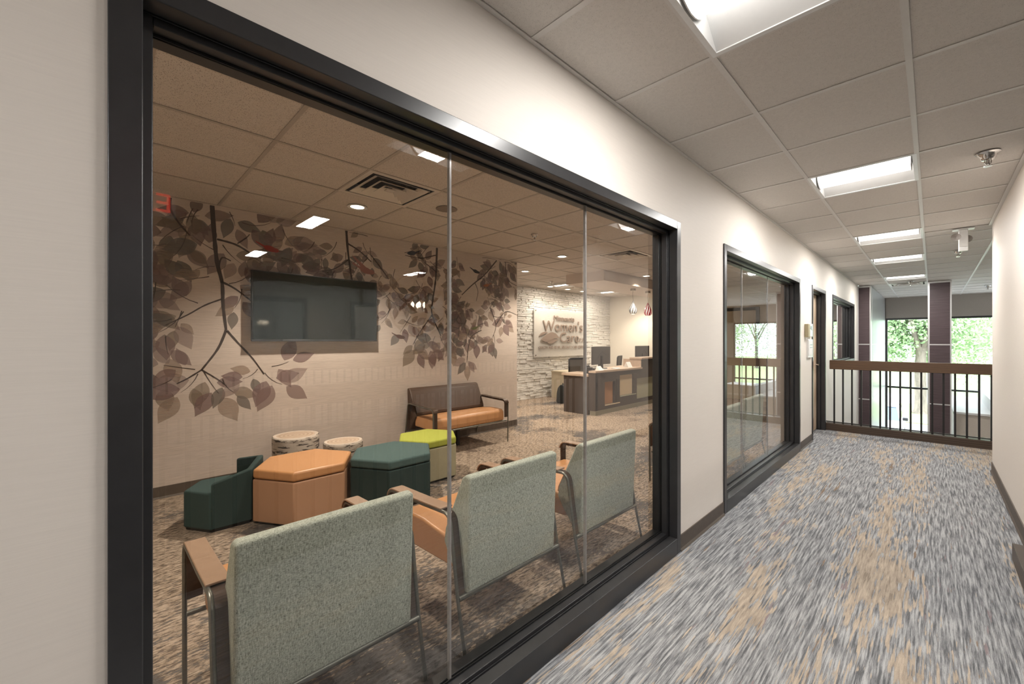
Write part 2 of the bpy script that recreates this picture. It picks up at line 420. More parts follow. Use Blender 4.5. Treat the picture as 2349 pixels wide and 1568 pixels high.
# ------------------------------------------------------------------ glazed frames in the left wall
def opening(name, y0, y1, z0, z1, joints, label, sill_h=.10, panes=True):
    W = sempty(name, label)
    f = .051; xf = WL + .011
    def jamb(nm, yo, yi, s):
        m = MB()
        m.box(-1.232, xf, min(yo, yi), max(yo, yi), z0, z1)                     # face
        m.box(WB - .011, -1.240, min(yo, yi), max(yo, yi), z0, z1)
        m.box(-1.240, -1.232, min(yo, yi - s * .008), max(yo, yi - s * .008), z0, z1)  # groove
        e = yi + s * .019
        m.box(-1.276, -1.2405, min(yi, e), max(yi, e), z0 + .02, z1 - .03)
        m.box(WB - .011, -1.296, min(yi, e), max(yi, e), z0 + .02, z1 - .03)
        m.build(nm, 'frame_black', W, bevel=.0022)
    jamb('jamb', y0, y0 + f, 1); jamb('jamb', y1, y1 - f, -1)
    def rail(nm, zo, zi, s):
        m = MB(); a, b = y0 + f, y1 - f
        m.box(-1.232, xf, a, b, min(zo, zi), max(zo, zi)); m.box(WB - .011, -1.240, a, b, min(zo, zi), max(zo, zi))
        m.box(-1.240, -1.232, a, b, min(zo, zi - s * .008), max(zo, zi - s * .008))
        e = zi + s * .018
        m.box(-1.276, -1.2405, a + .019, b - .019, min(zi, e), max(zi, e)); m.box(WB - .011, -1.296, a + .019, b - .019, min(zi, e), max(zi, e))
        m.build(nm, 'frame_black', W, bevel=.0022)
        g = MB(); e2 = zi + s * .024
        g.box(-1.2795, -1.2765, a + .02, b - .02, min(e, e2) if s > 0 else min(e, e2), max(e, e2)); g.build('gasket', 'gasket', W)
    rail('head', z1, z1 - f, -1)
    if sill_h: rail('sill', z0, z0 + sill_h, 1)
    if panes:
        ys = [y0 + f + .004] + joints + [y1 - f - .004]
        for a, b in zip(ys, ys[1:]):
            B(-1.292, -1.280, a + .0025, b - .0025, z0 + sill_h + .004, z1 - f - .004).build('pane', 'glass_clear', W)
        for j in joints:
            B(-1.2935, -1.2785, j - .0045, j + .0045, z0 + sill_h + .018, z1 - f - .018).build('silicone_joint', 'joint', W, bevel=.001)
    return W
plain('joint', (.30, .28, .265), .15, .1, var=.1)
opening('window_1', .012, 2.582, 0, 2.12, [.884, 1.705], 'large black framed interior window onto the waiting room')
opening('window_2', 3.361, 5.943, 0, 2.12, [4.10, 4.93], 'second black framed interior window farther down the corridor')
opening('window_3', 8.254, 10.866, .95, 2.12, [9.4], 'black framed interior window beyond the railing', .05)
D = opening('door_1', 6.657, 7.640, 0, 2.12, [], 'light wood door in a black frame', 0, False)
dl = B(-1.335, -1.292, 6.72, 7.58, .012, 2.055).build('door_leaf', 'door_wood', D, bevel=.002)
B(-1.2915, -1.288, 6.80, 6.93, .45, 1.95).build('vision_lite', 'frame_black', dl)
m = MB().tube([(-1.30, 7.50, 1.0), (-1.24, 7.50, 1.0), (-1.235, 7.49, 1.0), (-1.235, 7.38, 1.0)], .009); m.build('lever_handle', 'chrome', dl, smooth=True)
struct(B(-3.0, WB, 6.6, 10.2, 0, .01).build('floor', 'carpet_room'))
# dark door frame in the reception end wall
dfr = sempty('door_2', 'dark framed opening in the far cream wall')
MB().box(-2.90, -2.83, YE - .03, YE + .01, 0, 2.13).build('jamb', 'frame_black', dfr, bevel=.003)
MB().box(-3.90, -3.83, YE - .03, YE + .01, 0, 2.13).build('jamb', 'frame_black', dfr, bevel=.003)
MB().box(-3.83, -2.90, YE - .03, YE + .01, 2.06, 2.13).build('head', 'frame_black', dfr, bevel=.003)
MB().box(-3.83, -2.90, YE - .012, YE + .01, .01, 2.06).build('door_leaf', 'cabinet_beige', dfr)

# ------------------------------------------------------------------ ceilings of tiles and tees
def grid(name, label, xs, ys, z, tmat, teemat, skip=lambda i, j: False, tee_x=None, tee_y=None):
    P = sempty(name, label, (0, 0, z))
    cache = {}
    for i in range(len(xs) - 1):
        for j in range(len(ys) - 1):
            cx, cy = (xs[i] + xs[i + 1]) / 2, (ys[j] + ys[j + 1]) / 2
            if skip(cx, cy): continue
            wx, wy = xs[i + 1] - xs[i], ys[j + 1] - ys[j]
            key = (round(wx, 3), round(wy, 3))
            if key not in cache:
                hx, hy = wx / 2 - .008, wy / 2 - .008
                o = MB().loft([[(-hx, -hy, .004), (hx, -hy, .004), (hx, hy, .004), (-hx, hy, .004)], [(-hx, -hy, .02), (hx, -hy, .02), (hx, hy, .02), (-hx, hy, .02)]]).build('ceiling_tile', tmat, P)
                cache[key] = o.data
            else: o = put('ceiling_tile', cache[key], tmat, P)
            o.location = (cx, cy, random.uniform(0, .0015))
    for x, a, b in tee_x: 
        m = MB().box(x - .012, x + .012, a, b, 0, .0035); m.box(x - .003, x + .003, a, b, .0035, .03); m.build('main_tee', teemat, P)
    for y, segs in tee_y:
        for a, b in segs:
            m = MB().box(a, b, y - .012, y + .012, .0008, .0036); m.box(a, b, y - .003, y + .003, .0036, .03); m.build('cross_tee', teemat, P)
    return P
LIGHTS = [(1.204, 1.814), (3.644, 4.254), (6.084, 6.694), (7.914, 8.524), (10.354, 10.964)]
cxs = [WL, -.683, -.073, .537, 1.147]
cys = [1.814 + .61 * k for k in range(-5, 23)]
def cskip(cx, cy):
    if cy < 6.4 and cx > .537: return True
    if cx < .0 and cx > -.683 and any(a - .01 < cy < b + .01 for a, b in LIGHTS): return True
    if -.683 < cx < -.073 and 11.574 < cy < 12.184: return True
    if cy > YW - .05: return True
    if cx < -.98 and cy > 11.5: return True
    return False
cys2 = [y for y in cys if y < YW] 
def cross_segs(y):
    s = []
    for a, b in ((WL, -.695), (-.671, -.085), (-.061, .525 if y > 6.4 else WR)):
        if a == WL and y > 11.5: continue
        s.append((a, b))
    if y > 6.4: s.append((.549, 1.147))
    return s
# right column is cut by the right wall up to y = 6.4
grid('ceiling', 'suspended corridor ceiling of square beige tiles', cxs[:3], cys2 + [YW], ZC, 'tile_corridor', 'tee_white', cskip,
     [(-.683, cys2[0], YW), (-.073, cys2[0], YW), (.537, 6.4, YW)], [(y, cross_segs(y)) for y in cys2])
c2 = [y for y in cys2 if y < 6.4]
grid('ceiling', 'right row of corridor ceiling tiles by the short wall', [-.073, WR], c2 + [6.38], ZC, 'tile_corridor', 'tee_white', tee_x=[], tee_y=[])
c3 = [6.4] + [y for y in cys2 if y > 6.6] + [YW]
grid('ceiling', 'ceiling tiles over the landing and stairwell', [-.073, .537, 1.147], c3, ZC, 'tile_corridor', 'tee_white', tee_x=[(1.147, 6.4, YW)], tee_y=[])
struct(B(1.15, 6.2, -6, YW, ZC + .01, ZC + .05).build('ceiling', 'tile_corridor'), 'ceiling over the stairwell')
struct(B(.50, 1.15, -6, 3.95, ZC + .01, ZC + .05).build('ceiling', 'tile_corridor'))
struct(B(WL, WR + .1, -6, cys2[0], ZC + .01, ZC + .05).build('ceiling', 'tile_corridor'))
# wall angle trims
struct(B(WL, WL + .020, -6, 11.46, ZC - .002, ZC + .002).build('trim_2', 'tee_white'))
struct(B(WR - .026, WR, 3.95, 6.41, ZC - .004, ZC + .002).build('trim_3', 'tee_white'), 'pale metal ceiling angle on the right wall')
rxs = [MX - 1.99 + .0, -6.67, -6.06, -5.45, -4.84, -4.23, -3.62, -3.01, -2.40, -1.79, WB]
rys = [.159 + .61 * k for k in range(-1, 17)] + [YE]
RV = [(-3.62, 1.379), (-3.62, 5.039)]
def rskip(cx, cy):
    if cx < MX and cy < 4.43: return True
    for x, y in RV:
        if x < cx < x + .61 and y < cy < y + .61: return True
    return False
def rsegs(y):
    x0 = SX if y > 4.5 else MX
    out = []
    e = [x for x in rxs if x > x0 + .001]
    p = x0
    for x in e: out.append((p + .012, x - .012)); p = x
    return out
grid('ceiling', 'suspended waiting room ceiling of square speckled tiles', rxs, rys, ZR, 'tile_room', 'tee_room', rskip,
     [(x, (4.62 if x < MX - .01 else -.95), YE) for x in rxs[1:-1]], [(y, rsegs(y)) for y in rys[:-1]])

# ------------------------------------------------------------------ light fixtures
def troffer(label):
    T = thing('ceiling_light', label, 'ceiling light', group='square recessed ceiling lights')
    h = .305; o = .283
    m = MB()
    for a in ((-h, h, -h, -o), (-h, h, o, h), (-h, -o, -o, o), (o, h, -o, o)): m.box(*a, -.001, .012)
    m.build('frame', 'metal_white', T)
    m = MB()   # sloping pan
    r0 = [(-o, -o, .004), (o, -o, .004), (o, o, .004), (-o, o, .004)]; r1 = [(-.275, -.15, .085), (.275, -.15, .085), (.275, .15, .085), (-.275, .15, .085)]
    m.loft([r0, r1], caps=False); m.poly([r1[3], r1[2], r1[1], r1[0]]); m.build('reflector', 'reflector_white', T)
    n = 12; ring = lambda x: [(x, .115 * math.cos(PI + PI * k / n), .084 + .082 * math.sin(PI + PI * k / n)) for k in range(n + 1)]
    MB().loft([ring(-.268), ring(.268)]).build('lens', 'lens_glow', T, smooth=True)
    ld = bpy.data.lights.new('troffer_lamp', 'AREA'); ld.shape = 'RECTANGLE'; ld.size = .52; ld.size_y = .15; ld.energy = TROFFER_W; ld.color = (1, .97, .935)
    lo = bpy.data.objects.new('lamp', ld); COL.objects.link(lo); lo.parent = T; lo.location = (0, 0, -.0015)
    for s in (-1, 1):
        ring2 = lambda x: [(x, .122 * math.cos(PI + PI * k / n), .085 + .088 * math.sin(PI + PI * k / n)) for k in range(n + 1)]
        MB().loft([ring2(s * .2685), ring2(s * .2735)]).build('end_cap', 'metal_white', T)
    return T
tl = ['square recessed light nearest the viewer in corridor ceiling', 'second square recessed light along the corridor ceiling', 'third square recessed light along the corridor ceiling',
      'fourth square recessed light, just past the white emergency light', 'farthest square recessed light, by the ceiling vent and plum columns']
T0 = troffer(tl[0]); T0.location = (-.378, 1.509, ZC)
for (a, b), lb in list(zip(LIGHTS, tl))[1:]: relabel(copy_tree(T0), lb, (-.378, (a + b) / 2, ZC))
for y, lb in ((-1.541, 'square corridor ceiling light just behind the viewer'), (-3.981, 'square corridor ceiling light far behind the viewer')): relabel(copy_tree(T0), lb, (-.378, y, ZC - .002))
for (x, y), lb in zip(((2.062, 1.509), (4.29, 1.509), (4.25, 3.93)), ('square light over stairwell mirrored above the television', 'square light over the stairwell mirrored beside the red bird', 'square light over stairwell mirrored above the orb lamp')):
    relabel(copy_tree(T0), lb, (x, y, ZC - .002))
for (x, y), lb in zip(((-6.07, 7.23), (-6.08, 9.08)), ('small bright light over the stone wall left of the glass joint', 'small bright light over the stone wall right of the glass joint')):
    o = relabel(copy_tree(T0), lb, (x, y, ZR - .012)); o.scale = (.8, .8, .8)
    for c in o.children:
        if c.type == 'LIGHT': c.data = c.data.copy(); c.data.energy = TROFFER_W * .8; c.data.color = (1, .9, .78)

def downlight(x, y, z, label, w, seen=True):
    T = thing('downlight', label, 'downlight', (x, y, z), group='warm round downlights')
    MB().lathe([(.062, .010), (.075, .004), (.088, .0), (.090, -.004), (.075, -.006), (.060, -.002), (.060, .010)], 24).build('trim_ring', 'metal_white', T, smooth=True)
    MB().lathe([(.0005, .001), (.060, .001), (.060, .004), (.0005, .004)], 24).build('lens', 'down_glow', T)
    ld = bpy.data.lights.new('downlight_lamp', 'SPOT'); ld.energy = w; ld.color = (1, .88, .74); ld.spot_size = math.radians(125); ld.spot_blend = .7; ld.shadow_soft_size = .05
    lo = bpy.data.objects.new('lamp', ld); COL.objects.link(lo); lo.parent = T; lo.location = (0, 0, -.012)
    return T
for x, y, lb, k in ((-3.928, 1.674, 'warm round downlight in front of the television', 1), (-4.016, 4.76, 'warm round downlight nearest the mural corner', 1), (-5.356, 5.313, 'warm round downlight left of the stone wall top', 1),
                    (-4.03, 7.308, 'warm round downlight by the pendant lamps', .9), (-6.44, 7.207, 'left of three small downlights above the wall lettering', .14), (-6.46, 7.872, 'middle of three small downlights above the wall lettering', .14),
                    (-6.46, 8.474, 'right of three small downlights above the wall lettering', .14), (-5.55, 9.55, 'added unseen downlight behind the soffit, brightening the end wall', .8), (-2.10, -.2, 'added unseen downlight behind the black window frame', .55), (-2.10, 2.25, 'added unseen downlight above the row of sage chairs', .55),  # soffit and chair row downlights are added out of view to brighten the room
                    (-2.10, 4.9, 'added unseen downlight above the chairs at second window', .25)):  # also an added lamp, kept out of view
    downlight(x, y, ZR - .001, lb, DOWN_W * k)

# ------------------------------------------------------------------ ceiling hardware
def sprinkler(label, x, y, z, s=1):
    T = thing('sprinkler', label, 'sprinkler', (x, y, z), group='chrome ceiling sprinklers')
    MB().lathe([(.001, 0), (.050, 0), (.052, -.004), (.044, -.009), (.036, -.014), (.033, -.03), (.026, -.04), (.001, -.042)], 20).build('escutcheon', 'chrome', T, smooth=True)
    m = MB().tube([(0, 0, -.04), (0, 0, -.066)], .008); m.tube([(.012, 0, -.042), (.013, 0, -.058), (.002, 0, -.075)], .003, 6); m.tube([(-.012, 0, -.042), (-.013, 0, -.058), (-.002, 0, -.075)], .003, 6)
    m.build('frame_arms', 'chrome', T)
    MB().lathe([(.001, -.075), (.019, -.075), (.019, -.078), (.001, -.078)], 14).build('deflector', 'chrome', T)
    T.scale = (s, s, s); return T
for a in (('chrome sprinkler head nearest, on the right corridor ceiling', .261, 3.945, ZC, 1.15), ('chrome sprinkler head beyond the emergency light', .254, 7.929, ZC, 1.1), ('chrome sprinkler head in front of the far ceiling vent', -.32, 11.35, ZC, 1.1),
          ('chrome sprinkler head near the right atrium window', .883, 13.345, ZC, 1.1), ('small sprinkler head in middle of the waiting room ceiling', -3.428, 3.556, ZR, .8), ('small sprinkler head by the stone wall top', -5.876, 6.625, ZR, .9)):
    sprinkler(*a)
def diffuser(label, x, y, z):
    T = thing('air_vent', label, 'air vent', (x, y, z))
    h = .305
    m = MB()
    m.box(-h, h, -h, h, .10, .105); m.build('duct_plate', 'gasket', T)
    def ring(a, b, za, zb, nm):
        o = [(-a, -a, za), (a, -a, za), (a, a, za), (-a, a, za)]; i = [(-b, -b, zb), (b, -b, zb), (b, b, zb), (-b, b, zb)]
        oo = [(p[0], p[1], p[2] + .004) for p in o]; ii = [(p[0], p[1], p[2] + .004) for p in i]
        MB().loft([o, i, ii, oo, o], caps=False).build(nm, 'vent_paint', T)
    ring(h, .265, -.001, 0, 'flange'); ring(.238, .178, -.004, .030, 'louver'); ring(.166, .108, -.006, .030, 'louver'); ring(.096, .034, -.008, .030, 'louver')
    MB().loft([[(-.034, -.034, .0), (.034, -.034, .0), (.034, .034, .0), (-.034, .034, .0)], [(-.03, -.03, .01), (.03, -.03, .01), (.03, .03, .01), (-.03, .03, .01)]]).build('centre_plate', 'vent_paint', T)
    return T
plain('vent_paint', (.66, .60, .54), .4, .1, var=.02)
diffuser('square louvred air vent nearer, in the waiting room ceiling', -3.315, 1.684, ZR)
diffuser('square louvred air vent farther, near the reception soffit', -3.315, 5.344, ZR)
diffuser('square louvred air vent at the far end of corridor ceiling', -.378, 11.879, ZC)
T = thing('ceiling_speaker', 'dark round ceiling speaker beside the glass joint', 'speaker', (-3.376, 2.29, ZR))
plain('speaker_brown', (.22, .17, .13), .6)
MB().lathe([(.0005, -.006), (.085, -.006), (.10, -.002), (.10, .003), (.0005, .003)], 28).build('grille', 'speaker_brown', T, smooth=True)
T = thing('emergency_light', 'white twin head emergency light under the corridor ceiling', 'emergency light', (.245, 6.42, ZC))
B(-.085, .085, -.03, .07, -.012, 0).build('canopy', 'metal_white', T, bevel=.002)
B(-.036, .036, -.01, .07, -.20, -.012).build('housing', 'metal_white', T, bevel=.005)
MB().prism([(-.022, -.245), (.075, -.235), (.07, -.20), (-.01, -.20)], 'x', -.036, .036).build('battery_door', 'metal_white', T, bevel=.003)
plain('lamp_shell', (.30, .27, .25), .35, .3)
for x, y, a in ((-.045, -.035, -20), (.030, .075, 170)):
    o = MB().lathe([(.001, 0), (.022, 0), (.034, .018), (.040, .042), (.040, .046), (.035, .045), (.001, .036)], 20).build('lamp_head', 'lamp_shell', T, smooth=True)
    o.location = (x, y, -.09); o.rotation_euler = (math.radians(100), 0, math.radians(a))
# exit sign (seen mirrored in the first window)
T = thing('exit_sign', 'red lettered exit sign mirrored in the top left of the window', 'exit sign', (1.62, .17, 2.38))
B(-.02, .02, -.22, .23, -.10, .105).build('housing', 'metal_white', T, bevel=.004)
B(-.015, .015, -.04, .04, .105, .192).build('canopy', 'metal_white', T)
def text_mesh(body, size_w, size_h, ext, name):
    cu = bpy.data.curves.new(name, 'FONT'); cu.body = body; cu.size = 1; cu.extrude = 0.0; cu.resolution_u = 3
    ob = bpy.data.objects.new(name, cu); COL.objects.link(ob)
    bpy.context.view_layer.update(); dg = bpy.context.evaluated_depsgraph_get()
    me = bpy.data.meshes.new_from_object(ob.evaluated_get(dg)); bpy.data.objects.remove(ob); bpy.data.curves.remove(cu)
    xs = [v.co.x for v in me.vertices]; ys = [v.co.y for v in me.vertices]
    x0, x1, y0, y1 = min(xs), max(xs), min(ys), max(ys)
    bm = bmesh.new(); bm.from_mesh(me); bpy.data.meshes.remove(me)
    for v in bm.verts:
        v.co.x = (v.co.x - x0) / (x1 - x0) * size_w; v.co.y = (v.co.y - y0) / (y1 - y0) * size_h; v.co.z = 0
    r = bmesh.ops.extrude_face_region(bm, geom=bm.faces[:])
    bmesh.ops.translate(bm, verts=[g for g in r['geom'] if isinstance(g, bmesh.types.BMVert)], vec=(0, 0, ext))
    bmesh.ops.recalc_face_normals(bm, faces=bm.faces[:])
    me = bpy.data.meshes.new(name); bm.to_mesh(me); bm.free(); return me
me = text_mesh('EXIT', .40, .134, .004, 'lettering')
o = put('lettering', me, 'exit_red', T); o.matrix_local = Matrix(((0, 0, -1, -.0205), (-1, 0, 0, .20), (0, 1, 0, -.062), (0, 0, 0, 1)))

# ------------------------------------------------------------------ railings
def railing(name, label, loc, rz, L, lead, off=0):
    R = thing(name, label, 'railing', loc, rz)
    B(0, L, 0, .13, 0, .105).build('curb', 'curb_brown', R, bevel=.004)
    B(0, L, .052 + off, .078 + off, .118, .130).build('bottom_bar', 'dark_metal', R)
    B(lead, L, off, .055 + off, .930, 1.066).build('top_rail', 'walnut', R, bevel=.005)
    B(lead, L, .056 + off, .074 + off, .975, 1.02).build('inner_bar', 'dark_metal', R)
    bm = None; k = 0
    x = lead + .052
    while x < L:
        if bm is None: o = B(-.0105, .0105, .054 + off, .076 + off, .104, .955).build('baluster', 'dark_metal', R); bm = o.data
        else: o = put('baluster', bm, 'dark_metal', R)
        o.location = (x, 0, 0); x += .1085
    return R
railing('balcony_railing', 'wood topped railing with black balusters closing the corridor end', (-1.188, YR, 0), 0, 5.1, .052)
railing('balcony_railing', 'wood topped railing along the stairwell at the right picture edge', (.36, 3.90, 0), -PI / 2, 9.5, .03, .062)
railing('balcony_railing', 'far railing across the stairwell, mirrored in the big window', (3.98, 6.3, 0), -PI / 2, 12, .05)

# ------------------------------------------------------------------ mural print on the back wall
BR = [(.030,[(0.722,2.61),(0.738,2.334),(0.758,2.094),(0.797,1.895),(0.804,1.691),(0.827,1.459)]),(.018,[(0.827,1.459),(0.764,1.283),(0.646,1.094)]),(.012,[(0.646,1.094),(0.546,1.021),(0.472,0.980)]),
(.010,[(0.646,1.094),(0.764,0.999),(0.830,0.933)]),(.016,[(0.834,1.455),(0.925,1.331),(1.038,1.185),(1.134,1.026)]),(.016,[(0.758,2.305),(0.898,2.280),(1.020,2.216),(1.111,2.178)]),
(.010,[(0.915,2.291),(0.985,2.358),(1.013,2.397)]),(.016,[(0.787,1.915),(0.898,1.855),(1.028,1.748)]),(.012,[(0.797,1.752),(0.668,1.683),(0.546,1.590),(0.400,1.496)]),
(.016,[(0.431,2.61),(0.434,2.507),(0.492,2.393),(0.564,2.302)]),(.012,[(0.771,2.055),(0.797,2.140),(0.864,2.117)]),(.022,[(1.937,2.61),(1.951,2.408),(1.976,2.213),(2.000,2.056)]),
(.016,[(1.951,2.468),(2.085,2.404),(2.225,2.297)]),(.013,[(2.225,2.374),(2.376,2.201),(2.443,2.114)]),(.012,[(1.961,2.285),(1.818,2.168),(1.680,2.117)]),
(.022,[(3.129,2.609),(3.109,2.185),(3.062,1.890),(3.055,1.704),(3.191,1.426)]),(.012,[(3.129,2.275),(3.009,2.348),(2.924,2.394)]),(.012,[(3.109,2.507),(2.880,2.433),(2.664,2.440)]),
(.012,[(3.055,1.704),(2.880,1.480),(2.773,1.311)]),(.018,[(4.186,2.588),(3.947,2.340),(3.729,2.176),(3.536,2.009)]),(.010,[(3.768,2.206),(3.825,2.083),(3.792,1.941)]),
(.011,[(4.365,2.593),(4.411,2.326),(4.609,2.242)]),(.011,[(4.057,1.861),(4.169,1.601),(4.117,1.434)]),(.012,[(3.890,1.516),(3.690,1.399),(3.628,1.087)]),(.012,[(4.169,1.601),(4.365,1.811),(4.609,1.774)])]
def smooth_line(p, n=5):
    out = []
    q = [p[0]] + p + [p[-1]]
    for i in range(1, len(q) - 2):
        a, b, c, d = [Vector(x) for x in q[i - 1:i + 3]]
        for k in range(n):
            t = k / n; out.append(.5 * ((2 * b) + (c - a) * t + (2 * a - 5 * b + 4 * c - d) * t * t + (3 * b - a - 3 * c + d) * t ** 3))
    out.append(Vector(p[-1])); return out
mb = MB(); rl = random.Random(3)
def stroke(mb, pts, w0, w1, x):
    n = len(pts); L_, R_ = [], []
    for i, p in enumerate(pts):
        t = (pts[min(i + 1, n - 1)] - pts[max(i - 1, 0)]).normalized(); nn = Vector((-t[1], t[0])); w = (w0 + (w1 - w0) * i / (n - 1)) / 2 * rl.uniform(.85, 1.15)
        L_.append(p + nn * w); R_.append(p - nn * w)
    for i in range(n - 1): mb.poly([(x, q[0], q[1]) for q in (L_[i], L_[i + 1], R_[i + 1], R_[i])])
for w_, pts in BR: stroke(mb, smooth_line(pts), w_ * 1.25, w_ * .75, MX + .0016)
leaves = {k: MB() for k in LEAFS}
cnt = [0]
def leaf(y, z, ang, L, mat, wr=.52):
    cnt[0] += 1
    x = MX + .0004 + (cnt[0] % 40) * 2.5e-5
    half = [(.04, .10), (.10, .23), (.20, .38), (.32, .475), (.44, .5), (.57, .45), (.70, .34), (.82, .20), (.92, .08)]
    prof = [(0, 0)] + half + [(1.0, 0)] + [(u, -v) for u, v in reversed(half)]
    ca, sa = math.cos(ang), math.sin(ang); pts = []
    for u, v in prof:
        a, b = u * L, v * L * wr * (1.0)
        yy, zz = y + a * ca - b * sa, z + a * sa + b * ca
        pts.append((x, min(yy, 4.612), min(zz, 2.612)))
    leaves[mat].poly(pts)
def sprig(y, z, ang, length, L, n, x_off=0):
    """a twig with ovate leaves on both sides and one at its tip"""
    bend = rl.uniform(-.5, .5); pts = []
    for k in range(5):
        t = k / 4; a = ang + bend * t
        pts.append((y + length * t * math.cos(a), z + length * t * math.sin(a)))
    pts = [(min(p[0], 4.6), min(p[1], 2.6)) for p in pts]
    stroke(mb, [Vector(p) for p in pts], .008, .003, MX + .0017)
    for k in range(n):
        t = .25 + .75 * k / max(1, n - 1) if n > 1 else 1
        a = ang + bend * t; py, pz = y + length * t * math.cos(a), z + length * t * math.sin(a)
        if k == n - 1: da = rl.uniform(-.2, .2)
        else: da = (1 if k % 2 else -1) * rl.uniform(.6, 1.25)
        o = .18 * L
        leaf(py + o * math.cos(a + da), pz + o * math.sin(a + da), a + da, L * rl.uniform(.75, 1.2), rl.choice(LEAFS), rl.uniform(.46, .62))
D_ = -PI / 2
# hand placed sprigs: hanging cluster lower left, left edge, top band, right side
for y, z, a, ln, L, n in ((.44, 1.02, D_ - .9, .16, .22, 4), (.62, 1.06, D_ - .3, .20, .24, 4), (.66, 1.08, D_ + .4, .24, .25, 4), (.80, 1.0, D_ + .2, .16, .24, 3), (1.08, 1.08, D_ - .5, .15, .22, 4), (1.14, 1.04, D_ + .5, .20, .25, 5), (1.2, 1.1, .1, .16, .22, 3), (.60, 1.10, PI - .2, .22, .18, 4),
                           (.44, 1.55, PI + .5, .16, .22, 4), (.52, 1.62, D_ - .4, .26, .22, 5), (.62, 1.70, PI - .3, .26, .22, 5), (.40, 1.40, D_, .16, .22, 3), (.52, 2.38, PI + .6, .22, .24, 5), (.54, 2.32, D_ - .1, .28, .25, 5), (.50, 2.44, .6, .14, .22, 3), (.40, 2.20, PI + .6, .1, .26, 3),
                           (.74, 2.2, PI - .4, .2, .22, 4), (.80, 2.26, D_ + .5, .22, .22, 4), (.95, 2.5, -.3, .25, .25, 5), (1.05, 2.24, .4, .25, .22, 5), (1.15, 2.2, -.2, .3, .2, 5), (.85, 1.9, .2, .22, .22, 5), (.95, 1.86, D_, .2, .2, 4), (.70, 1.95, PI + .3, .22, .2, 4), (.62, 2.55, D_ - .6, .2, .22, 4), (1.3, 2.5, D_ + .3, .25, .22, 5),
                           (3.63, 1.14, D_, .10, .2, 5), (3.1, 1.42, D_ - .6, .2, .2, 5), (3.18, 1.42, D_ + .2, .22, .22, 5), (2.80, 1.36, D_ - .2, .14, .22, 5), (2.95, 1.45, D_ + .1, .2, .2, 5), (4.12, 1.45, D_ - .4, .16, .18, 5), (4.12, 1.45, D_ + .5, .16, .18, 4), (3.72, 1.42, D_ + .6, .2, .18, 5), (3.40, 1.42, D_, .2, .2, 5), (4.35, 1.78, D_, .18, .18, 5)):
    sprig(y, z, a, ln, L, n)
def dens(y, z):
    if z > 2.10: return .85 if y > 1.25 else .22
    if y < 1.05: return .22 if z > 1.45 else 0
    if y < 2.3: return .5 if z > 2.02 else 0
    lim = 1.45 if y < 2.9 else (1.25 if y < 3.5 else (1.35 if y < 4.2 else 1.6 + (y - 4.2) * .4))
    if z < lim: return 0
    return .8 if z > lim + .15 else .5
for _ in range(150):
    y, z = rl.uniform(.2, 4.55), rl.uniform(1.3, 2.6)
    if rl.random() < dens(y, z):
        sprig(y, z, rl.choice((D_, D_, PI + .3, -.3)) + rl.uniform(-.8, .8), rl.uniform(.12, .28), rl.uniform(.12, .18) if y > 1.2 else rl.uniform(.15, .22), rl.choice((3, 4, 5, 6)))
mural = thing('mural_print', 'brown and purple leafy branch print covering the wall around television', 'mural', (MX, 2.0, 0))
mb.build('branch_print', 'branch_ink', mural, world=True)
for k in LEAFS:
    tag(leaves[k].build('leaf_print', k, mural, world=True), kind='stuff')
for (y, z, c), d, s in zip([(1.186, 2.285, 'red'), (2.162, 2.186, 'pink'), (2.767, 2.483, 'blue'), (3.784, 2.372, 'black'), (3.989, 2.189, 'orange'), (3.768, 1.545, 'green'), (2.593, 1.41, 'brown')], (1, 1, -1, 1, -1, -1, 1), (.17, .22, .16, .15, .13, .13, .15)):
    b = MB(); x = MX + .0020
    el = lambda cy, cz, ry, rz_, rot=0: [(x, y + d * (cy + ry * math.cos(t) * math.cos(rot) - rz_ * math.sin(t) * math.sin(rot)) * s, z + (cz + ry * math.cos(t) * math.sin(rot) + rz_ * math.sin(t) * math.cos(rot)) * s) for t in [2 * PI * k / 14 for k in range(14)]]
    b.poly(el(0, 0, .34, .17, -.25)); x += 1e-4; b.poly(el(.30, -.06, .15, .13)); x += 1e-4
    b.poly([(x, y + d * s * p[0], z + s * p[1]) for p in ((.42, -.05), (.56, -.11), (.42, -.12))]); x += 1e-4
    b.poly([(x, y + d * s * p[0], z + s * p[1]) for p in ((-.2, .12), (-.75, .36), (-.70, .26), (-.24, .0))])
    if c == 'pink': x += 1e-4; b.poly([(x, y + d * s * p[0], z + s * p[1]) for p in ((.1, .1), (-.55, .62), (-.75, .72), (-.5, .4), (-.2, .05))])
    b.build('bird_print', 'bird_' + c, mural, world=True)

# ------------------------------------------------------------------ television
T = thing('television', 'wide black wall television on the leaf mural', 'television', (MX, 1.633, 1.355))
B(.004, .055, -.30, .30, .16, .52).build('wall_mount', 'black_plastic', T)
cab = B(.055, .088, -.6225, .6225, 0, .69).build('cabinet', 'black_plastic', T, bevel=.004)
B(.0875, .0895, -.611, .611, .022, .682).build('screen', 'screen_black', cab)
B(.070, .091, -.6225, .6225, -.002, .016).build('lower_bezel', 'frame_black', cab, bevel=.002)

